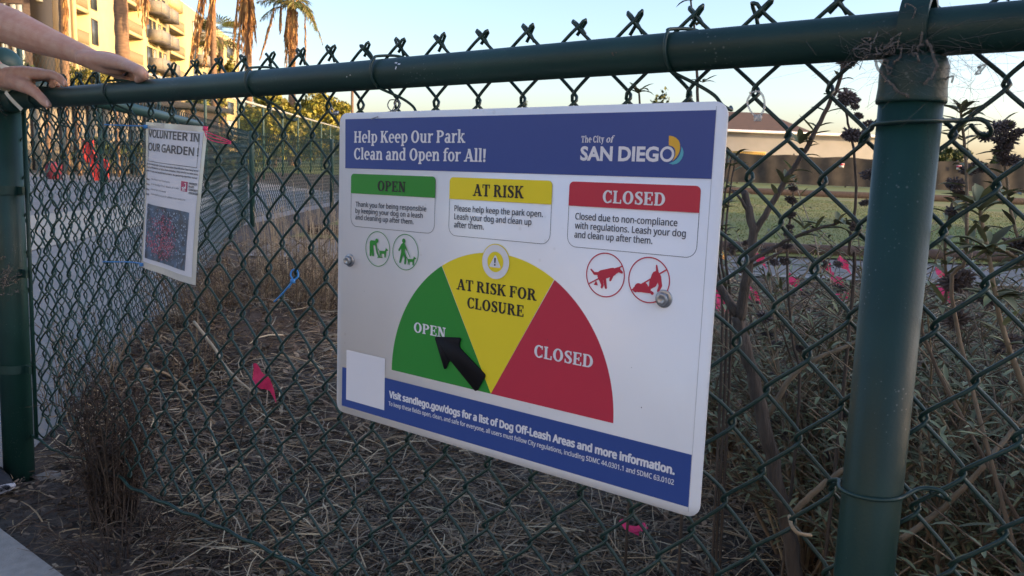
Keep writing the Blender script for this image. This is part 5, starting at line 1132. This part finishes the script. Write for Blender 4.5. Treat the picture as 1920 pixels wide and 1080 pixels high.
tpx(606, 160, 345, 150, 46, 'leafy_tree', 'yellow green tree touching the left edge of the big sign', MATS['yellow_leaf'], 7000)
tpx(560, 205, 320, 80, 54, 'leafy_tree', 'yellow green tree just right of the second palm trunk, further back', MATS['yellow_leaf'], 2600)
tpx(385, 160, 240, 80, 52, 'leafy_tree', 'yellow bush under the rail left of the cream end wall', MATS['yellow_leaf'], 2400)
tpx(690, 225, 340, 90, 60, 'leafy_tree', 'olive tree behind the left half of the big sign', MATS['dark_leaf'], 1600)
tpx(160, 104, 200, 90, 36, 'leafy_bush', 'yellow leaved bush at the foot of the thick left palm trunk', MATS['yellow_leaf'], 3200, .12, TG, 'bush')
tpx(50, 104, 200, 50, 30, 'leafy_bush', 'small bush with a few yellow leaves above the tall fence rail at far left', MATS['dark_leaf'], 500, .11, TG, 'bush', .04)
tpx(418, 92, 190, 44, 58, 'leafy_bush', 'yellow green bush below the small fan palm', MATS['yellow_leaf'], 1600, .24, TG, 'bush')
DG = 'distant trees on the skyline'
tpx(1242, 166, 330, 66, 85, 'distant_tree', 'round grey green tree top showing above the upper edge of the big sign', MATS['dark_leaf'], 2000, .42, DG)
tpx(1290, 180, 330, 34, 95, 'distant_tree', 'small brownish tree top beside the right tie above the sign', MATS['dark_leaf'], 900, .42, DG)
tpx(986, 180, 330, 26, 120, 'distant_tree', 'tiny spiky tree top poking over the middle of the big sign', MATS['dark_leaf'], 500, .5, DG)
tpx(1775, 262, 330, 90, 110, 'distant_tree', 'low rounded tree on the skyline right of the line post', MATS['dark_leaf'], 2200, .5, DG)
tpx(1882, 282, 330, 44, 100, 'distant_tree', 'low tree on the skyline by the right frame edge', MATS['dark_leaf'], 1000, .45, DG)
tpx(1655, 268, 330, 60, 110, 'distant_tree', 'low tree on the skyline behind the line post', MATS['dark_leaf'], 1000, .45, DG)
pq = P(661, 120, 62); pt = thing('utility_pole', 'thin wooden utility pole above the left corner of the big sign', 'pole', (pq[0], 62, 0))
MB().lathe([(.13, 0), (.09, pq[2]+.3), (.02, pq[2]+.32)], 10).build('pole_shaft', MATS['pole_wood'], pt); MB().box((0, 0, pq[2]-.5), (1.0, .06, .06)).build('cross_arm', MATS['pole_wood'], pt, smooth=False)

# ------------------------------------------------------------------ palms
def frond(mbr, mbl, base, out, length, droop, width, nl=26, rg=RNG, hang=0.):
    t = np.linspace(0, 1, 14)[:, None]; out = np.asarray(out, float)
    p = np.asarray(base)+out*(length*(t-.25*t*t*abs(droop)))+np.array([0, 0, -1.])*length*droop*t**2
    if hang: p = p+RNG.normal(0, .02, p.shape)*length*.3
    mbr.tube(p, np.linspace(.035, .008, 14), 4)
    for k in range(nl):
        q = .12+.88*k/nl; i = min(12, int(q*13)); c = p[i]+(p[i+1]-p[i])*(q*13-i); tg_ = p[i+1]-p[i]; tg_ /= np.linalg.norm(tg_)
        sd0 = np.cross(tg_, [0, 0, 1.]); nn = np.linalg.norm(sd0); sd0 = sd0/nn if nn > .05 else np.array([1., 0, 0])
        for s_ in (-1, 1):
            L_ = width*math.sin(math.pi*min(1, q*.85+.12))*rg.uniform(.7, 1.15)
            d = tg_*.6+sd0*s_*(.8-.6*hang)+np.array([0, 0, -.45-.9*hang])*rg.uniform(.6, 1.3)+rg.normal(0, .12, 3); d /= np.linalg.norm(d); wv = np.cross(d, rg.normal(0, 1, 3)); wv /= np.linalg.norm(wv); wv *= .025
            m_ = c+d*L_*.55; e_ = c+d*L_+np.array([0, 0, -.15*L_]); mbl.add([c-wv*.6, c+wv*.6, m_+wv, m_-wv, e_], [np.array([[0, 1, 2, 3]]), np.array([[3, 2, 4]])])
def palm(label, px, wpx, d, ybase, crown_z, greens, deads, name='palm_tree', lean=0., skirt=None):
    b = P(px, ybase, d); t = thing(name, label, 'palm', (b[0], d, 0), 'palms beyond the tall fence'); rt = wpx/2*d/FQ['f']
    zs = np.linspace(-.1, crown_z, 40); rr = rt*(1+.06*np.sin(zs*9)+.12*np.exp(-zs))
    MB().tube(np.stack([lean*zs/crown_z+0*zs, 0*zs, zs], -1), rr, 16).build('trunk', MATS['palm_trunk'], t)
    top = np.array([lean, 0, crown_z]); a_, l_ = MB(), MB()
    for (az, el_, L_, dr) in greens:
        o = np.array([math.cos(R(az))*math.cos(R(el_)), math.sin(R(az))*math.cos(R(el_)), math.sin(R(el_))]); frond(a_, l_, top, o, L_, dr, .75)
    if greens: rb = l_.build('crown', MATS['palm_leaf'], t, smooth=False); a_.build('rachis', MATS['dead_frond'], rb)
    for (dx, dz0, dx2, dz1, wd) in deads:           # hanging dry leaf bundles
        r_, m_ = MB(), MB(); p0 = top+np.array([dx, -rt-.05, dz0]); p1 = top+np.array([dx2, -rt-.15, dz1]); L_ = np.linalg.norm(p1-p0)
        for q in range(3):
            frond(r_, m_, p0+RNG.normal(0, .05, 3), (p1-p0)/L_, L_*RNG.uniform(.85, 1), .02, wd, 30, hang=.9)
        m_.V += r_.V; m_.F += [f+m_.n for f in r_.F]; m_.build('dead_frond', MATS['dead_frond'], t, smooth=False)
    if skirt:
        sk, l2 = MB(), MB()
        for q in range(skirt[2]):
            an = RNG.uniform(0, 6.28); z0 = crown_z+skirt[0]*RNG.uniform(0, .75); o = np.array([math.cos(an)*rt*1.1+lean, math.sin(an)*rt*1.1, z0]); dv = np.array([math.cos(an)*RNG.uniform(.02, .16), math.sin(an)*RNG.uniform(.02, .16), -1.]); dv /= np.linalg.norm(dv)
            frond(sk, l2, o, dv, RNG.uniform(.5, 1)*skirt[1], .0, .42, 18, hang=.9)
        l2.V += sk.V; l2.F += [f+l2.n for f in sk.F]; l2.build('skirt', MATS['dead_frond'], t, smooth=False)
    return t
def zpx(py, px, d): return P(px, py, d)[2]
dA = 31
palm('slim palm trunk at far left with one dry frond hanging beside it', 118, 15, dA, 135, zpx(-60, 118, dA), [(az, 20, 2.6, .55) for az in range(0, 360, 40)], [(.25, -.1, .15, -3.0, .35)], lean=.15)
palm('thickest palm trunk in front of the cream balconies', 231, 24, dA, 135, zpx(-90, 231, dA), [(az, 25, 2.8, .5) for az in range(0, 360, 36)], [(1.0, 0, 1.05, -2.8, .4), (.75, .2, .85, -2.3, .35)])
dE = 40
palm('palm with two long dry frond bundles hanging before the end of the cream building', 402, 11, dE, 200, zpx(-40, 402, dE), [(az, 20, 2.8, .5) for az in range(0, 360, 36)], [(-.25, .3, -1.15, -4.7, .50), (-.1, .3, -1.0, -4.4, .42), (.25, .3, -.45, -4.8, .50), (.32, .2, -.3, -3.8, .40)])
dC = 46
palm('palm wrapped in a thick orange skirt of dead fronds', 467, 13, dC, 245, zpx(-25, 467, dC), [(az, 25, 2.6, .5) for az in range(0, 360, 30)], [(-.3, 0, -.75, -3.9, .5), (.1, .2, -.15, -4.5, .5), (.3, 0, .25, -4.2, .5), (-.1, .3, -.5, -4.6, .5)], skirt=(-.2, 3.2, 46))
zD = zpx(14, 548, dC)
palm('rightmost palm with drooping green fronds and hanging dead ones', 548, 13, dC, 262, zD, [(0, 30, 2.2, .95), (12, 12, 2.3, 1.0), (-18, 22, 2.1, .9), (180, 28, 2.4, .35), (168, 15, 2.3, .55), (200, 40, 2.0, .4), (60, 55, 2.0, .5), (110, 60, 2.0, .4), (250, 50, 1.9, .6), (290, 45, 2.0, .7), (330, 40, 2.1, .8), (30, 40, 2.1, .8)],
     [(-.9, -.1, -1.75, -3.0, .34), (-.55, .0, -.6, -1.5, .28), (-.1, 0, -.35, -3.4, .45), (.1, 0, .0, -3.6, .45), (.32, -.2, .2, -3.3, .30), (.8, -.3, .85, -2.9, .30), (-.2, -.3, -.1, -2.6, .4)], skirt=(-.1, 2.4, 22))
fp = P(414, 70, 56); t = thing('fan_palm', 'small green fan palm in front of the end of the cream building', 'palm', (fp[0], 56, 0), 'palms beyond the tall fence')
MB().tube([(0, 0, -.1), (.02, 0, fp[2]*.5), (0, 0, fp[2])], .16, 10).build('trunk', MATS['palm_trunk'], t); mb = MB()
for k in range(34):
    an = RNG.uniform(0, 6.28); el_ = RNG.uniform(-.5, 1.2); o = np.array([math.cos(an)*math.cos(el_), math.sin(an)*math.cos(el_), math.sin(el_)]); c = np.array([0, 0, fp[2]])+o*.9; s1 = np.cross(o, [0, 0, 1.]); s1 /= np.linalg.norm(s1); u1 = np.cross(s1, o)
    for q in np.linspace(-1.2, 1.2, 11):
        d = o*math.cos(q)+s1*math.sin(q)-np.array([0, 0, .15]); L_ = 1.1*RNG.uniform(.8, 1.1); w1_ = (s1*math.cos(q)-o*math.sin(q))*.05; mb.add([c, c+d*L_*.6+w1_, c+d*L_-np.array([0, 0, .12]), c+d*L_*.6-w1_], [np.array([[0, 1, 2, 3]])])
mb.build('crown', MATS['palm_leaf'], t, smooth=False)

# ------------------------------------------------------------------ apartment building (facade runs away to the right)
K = 25.6
def fd_(px): t_ = (px-960)/FQ['f']; return K/(-.165-t_)          # depth where the facade meets that column
U = np.array([-.165, 1.0]); U /= np.linalg.norm(U); NV = np.array([U[1], -U[0]])   # along the facade, and out of it (to the right)
def fpt(px):
    d = fd_(px); q = P(px, 290, d); return q[:2]
O0 = fpt(145)
def sp(px): return float((fpt(px)-O0) @ U)
FL = [15.1, 12.1, 9.1, 6.1, 3.1]; RT = 18.9
APT = thing('apartment_building', 'tall cream apartment block with stacked balconies glowing in low sun', 'building', (O0[0], O0[1], 0))
def bb_(mb, s0, s1, n0, n1, z0, z1):
    c = [(s, n, z) for s in (s0, s1) for n in (n0, n1) for z in (z0, z1)]
    V_ = [(*(O0+U*s+NV*n), z) for s, n, z in c]; mb.add(V_, np.array([[0, 1, 3, 2], [4, 6, 7, 5], [0, 4, 5, 1], [2, 3, 7, 6], [0, 2, 6, 4], [1, 5, 7, 3]]))
def apart(name, m, boxes, parent=None):
    mb = MB()
    for b in boxes: bb_(mb, *b)
    o = mb.build(name, m, None, smooth=False)
    if parent is None: o.parent = APT; o.matrix_parent_inverse = Matrix.Translation(APT.location).inverted()
    else: o.parent = parent
    return o
s_ = {k: sp(k) for k in (145, 152, 175, 218, 243, 272, 278, 322, 348, 362, 380, 392, 411, 448)}
SE = s_[448]
REC = [(s_[152], s_[175]), (s_[243], s_[272]), (s_[322], s_[348]), (s_[392], s_[411])]
solid = []; prev = 0.0
for a, b in REC: solid.append((prev, a)); prev = b
solid.append((prev, SE))
apart('wall', MATS['cream'], [(a, b, -14, 0, -.1, RT) for a, b in solid])
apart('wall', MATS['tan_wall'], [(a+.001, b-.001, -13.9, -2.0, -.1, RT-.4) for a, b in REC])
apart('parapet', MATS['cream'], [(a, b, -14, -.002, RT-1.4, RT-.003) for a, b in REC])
for a, b in REC:
    for z in FL:
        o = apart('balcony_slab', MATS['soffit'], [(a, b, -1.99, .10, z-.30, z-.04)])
        apart('slab_edge', MATS['cream'], [(a, b, .101, .16, z-.34, z)], o)
        sl_ = [(q, q+.07, .06, .11, z, z+1.05) for q in np.arange(a+.05, b-.05, .14)]
        apart('railing', MATS['bal_slat'], sl_+[(a, b, .05, .12, z+1.05, z+1.10)])
        apart('balcony_door', MATS['glass'], [(a+(b-a)*.15, a+(b-a)*.55, -1.998, -1.96, z, z+2.1)])
def window(s0, s1, z0, z1):
    f = apart('window', MATS['win_frame'], [(s0, s1, .002, .07, z0, z0+.07), (s0, s1, .002, .07, z1-.07, z1), (s0, s0+.07, .002, .07, z0+.07, z1-.07), (s1-.07, s1, .002, .07, z0+.07, z1-.07), ((s0+s1)/2-.035, (s0+s1)/2+.035, .002, .06, z0+.07, z1-.07), (s0+.07, (s0+s1)/2, .002, .05, z0+(z1-z0)*.28, z0+(z1-z0)*.28+.06)])
    apart('pane', MATS['blind'] if RNG.uniform() < .35 else MATS['glass'], [(s0+.07, s1-.07, .003, .03, z0+.07, z1-.07)], f)
for z in FL:
    window(sp(181), sp(192), z+.3, z+2.5)
    window(sp(236), sp(241), z+.3, z+2.5)
    window(sp(280), sp(290), z+.2, z+2.3); window(sp(292), sp(297), z+.2, z+2.3); window(sp(302), sp(306), z+.2, z+2.3); window(sp(310), sp(315), z+.2, z+2.3)
    window(sp(364), sp(372), z+.3, z+2.3); window(sp(381), sp(387), z+.3, z+2.3); window(sp(425), sp(436), z+.3, z+2.3)
def projbal(a, b, z):
    o = apart('balcony', MATS['soffit'], [(a, b, .003, 1.5, z-.2, z)])
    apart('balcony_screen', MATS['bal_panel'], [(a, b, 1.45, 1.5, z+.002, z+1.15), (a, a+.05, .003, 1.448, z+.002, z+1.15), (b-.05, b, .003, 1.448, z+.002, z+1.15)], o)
for z in FL:
    projbal(sp(283), sp(299), z+.0); projbal(sp(303), sp(316), z-.9 if False else z+.0); projbal(sp(368), sp(379), z)
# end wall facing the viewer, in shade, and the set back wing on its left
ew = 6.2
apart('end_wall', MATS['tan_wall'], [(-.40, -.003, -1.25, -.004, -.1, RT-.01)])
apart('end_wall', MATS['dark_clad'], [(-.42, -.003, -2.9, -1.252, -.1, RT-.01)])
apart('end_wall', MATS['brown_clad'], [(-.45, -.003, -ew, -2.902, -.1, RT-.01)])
apart('pilaster', MATS['cream'], [(-.002, .25, .001, .35, -.1, RT+.01)])
for z in (15.75, 12.65, 9.55, 6.45):
    for (n0, n1) in ((-5.2, -4.62), (-4.42, -3.4)):
        mb_ = [(-.50, -.452, n0, n1, z, z+2.1)]; f = apart('window', MATS['win_frame'], mb_); apart('pane', MATS['blind'], [(-.53, -.502, n0+.06, (n0+n1)/2-.03, z+.08, z+2.02), (-.53, -.502, (n0+n1)/2+.03, n1-.08, z+.08, z+2.02)], f)
apart('downpipe_box', MATS['blind'], [(-.9, -.425, -2.25, -1.9, 11.9, RT-1)])
apart('wall', MATS['cream'], [(-22, -.46, -26, -ew+.0, -.1, RT-.02)])
window(sp(181)+200, sp(192)+200, 1, 2) if False else None
# ------------------------------------------------------------------ things beyond the tall fence, seen low through the mesh
gw = P(150, 260, 24); mb = MB()
shed = thing('garden_shed', 'low tan timber shed seen through the mesh beyond the tall fence', 'shed', (gw[0], 25, 0))
rel(MB().box2((gw[0]-6, 24.5, -.1), (gw[0]+3, 27, 2.0)).build('wall', MATS['brown_clad'], None, smooth=False), shed)
rel(MB().box2((gw[0]-6.3, 24.2, 2.002), (gw[0]+3.3, 27.3, 2.15)).build('roof', MATS['dark_clad'], None, smooth=False), shed)
sp_ = MB()
for x in np.arange(gw[0]-5.8, gw[0]+2.8, .42): sp_.box2((x, 24.42, 0), (x+.30, 24.498, 1.95))
rel(sp_.build('cladding', MATS['tan_wall'], None, smooth=False), shed)
for k, (px, w_) in enumerate(((92, 9), (128, 7), (148, 8), (222, 6))):
    q = P(px, 290, 21.5); th_ = thing('timber_post', ('slim orange timber post nearest the corner post, seen through the mesh', 'thin timber post left of the red slide, seen through the mesh', 'slim timber post touching the red slide, seen through the mesh', 'thin timber post beside the left edge of the garden poster, seen through the mesh')[k], 'post', (q[0], 21.5, 0), 'timber posts in front of the garden shed')
    MB().tube(np.array([(0, 0, -.1), (.01, 0, 1.0), (0, 0, 1.95)]), w_*.5*21.5/FQ['f'], 10).build('shaft', MATS['palm_trunk'], th_); MB().box((0, 0, 1.975), (.07, .07, .024)).build('post_cap', MATS['palm_trunk'], th_, smooth=False)
q = P(180, 300, 19); sl_ = thing('red_slide', 'bright red play slide glimpsed through the mesh left of the garden poster', 'slide', (q[0], 19, 0))
a0, a1, a2, a3 = P(165, 262, 19)-q, P(168, 292, 19)-q, P(184, 306, 19)-q, P(190, 345, 19)-q; off = np.array([0, 0, q[2]])
cv = curve([a0+off, a1+off, a2+off, a3+off], 6); wd = np.interp(np.linspace(0, 1, len(cv)), [0, .35, .6, 1], [.10, .12, .24, .14])
mb = MB(); m_ = len(cv); Lf = cv-np.stack([wd, 0*wd, 0*wd], -1); Rt_ = cv+np.stack([wd, 0*wd, 0*wd], -1); i = np.arange(m_-1)
for dy in (0, .06): mb.add(np.concatenate([Lf, Rt_])+np.array([0, dy, 0]), np.stack([i, i+1, i+1+m_, i+m_], -1))
mb.tube(Lf, .03, 8).tube(Rt_, .03, 8); mb.build('chute', MATS['red_cloth'], sl_)
mb = MB(); mb.tube([a0+off+np.array([0, .15, 0]), np.array([a0[0], .4, 0])], .03, 8); mb.tube([a2+off+np.array([0, .1, 0]), np.array([a2[0], .3, 0])], .03, 8); mb.build('leg', MATS['maroon_cloth'], sl_)
q = P(101, 325, 19); bn = thing('waste_bin', 'dull maroon bin glimpsed through the mesh near the corner post', 'bin', (q[0], 19, 0)); MB().lathe([(.16, 0), (.19, q[2]+.18), (.20, q[2]+.2), (.16, q[2]+.24), (.02, q[2]+.27)], 18).build('bin_body', MATS['maroon_cloth'], bn)
hx = P(345, 300, 27)
hd_ = thing('hedge', 'dim green hedge along the foot of the tall fence', 'hedge', (hx[0], 27, 0)); Vv, F, _ = crown((0, 0, .7), (3.5, 6, .9), 5000, .14, 60, 77); MB().add(Vv, F).build('foliage', MATS['dark_leaf'], hd_, smooth=False)
# added stand-ins outside the frame: one blocks the sun, one bounces it onto the sign
def stand_in(name, label, loc, rz, L_, D_, H_z):
    r = thing(name, label, 'stand_in', loc); r.rotation_euler = (0, 0, rz)
    MB().box2((-L_/2, 0, -.1), (L_/2, D_, H_z-.3)).build('wall', MATS['stand_in_wall'], r, smooth=False)
    MB().box2((-L_/2-.3, -.3, H_z-.298), (L_/2+.3, D_+.3, H_z)).build('roof', MATS['stand_in_roof'], r, smooth=False)
    for x in np.arange(-L_/2+2, L_/2-2, 4.2):
        for z in np.arange(1.0, H_z-2, 3.3):
            f_ = MB().box2((x, -.06, z), (x+1.3, -.002, z+1.5)).build('window', MATS['win_frame'], r, smooth=False); MB().box2((x+.08, -.08, z+.08), (x+1.22, -.062, z+1.42)).build('pane', MATS['glass'], f_, smooth=False)
    return r
stand_in('sun_blocker', 'long unseen block added out of frame on the right to shade the garden', (60, -36, 0), R(-90), 74, 9, 14.0)
stand_in('bounce_block', 'pale house added unseen behind the viewer to bounce low sun onto the sign', (-17.5, -17, 0), math.atan2(.9, -.44), 44, 9, 14)
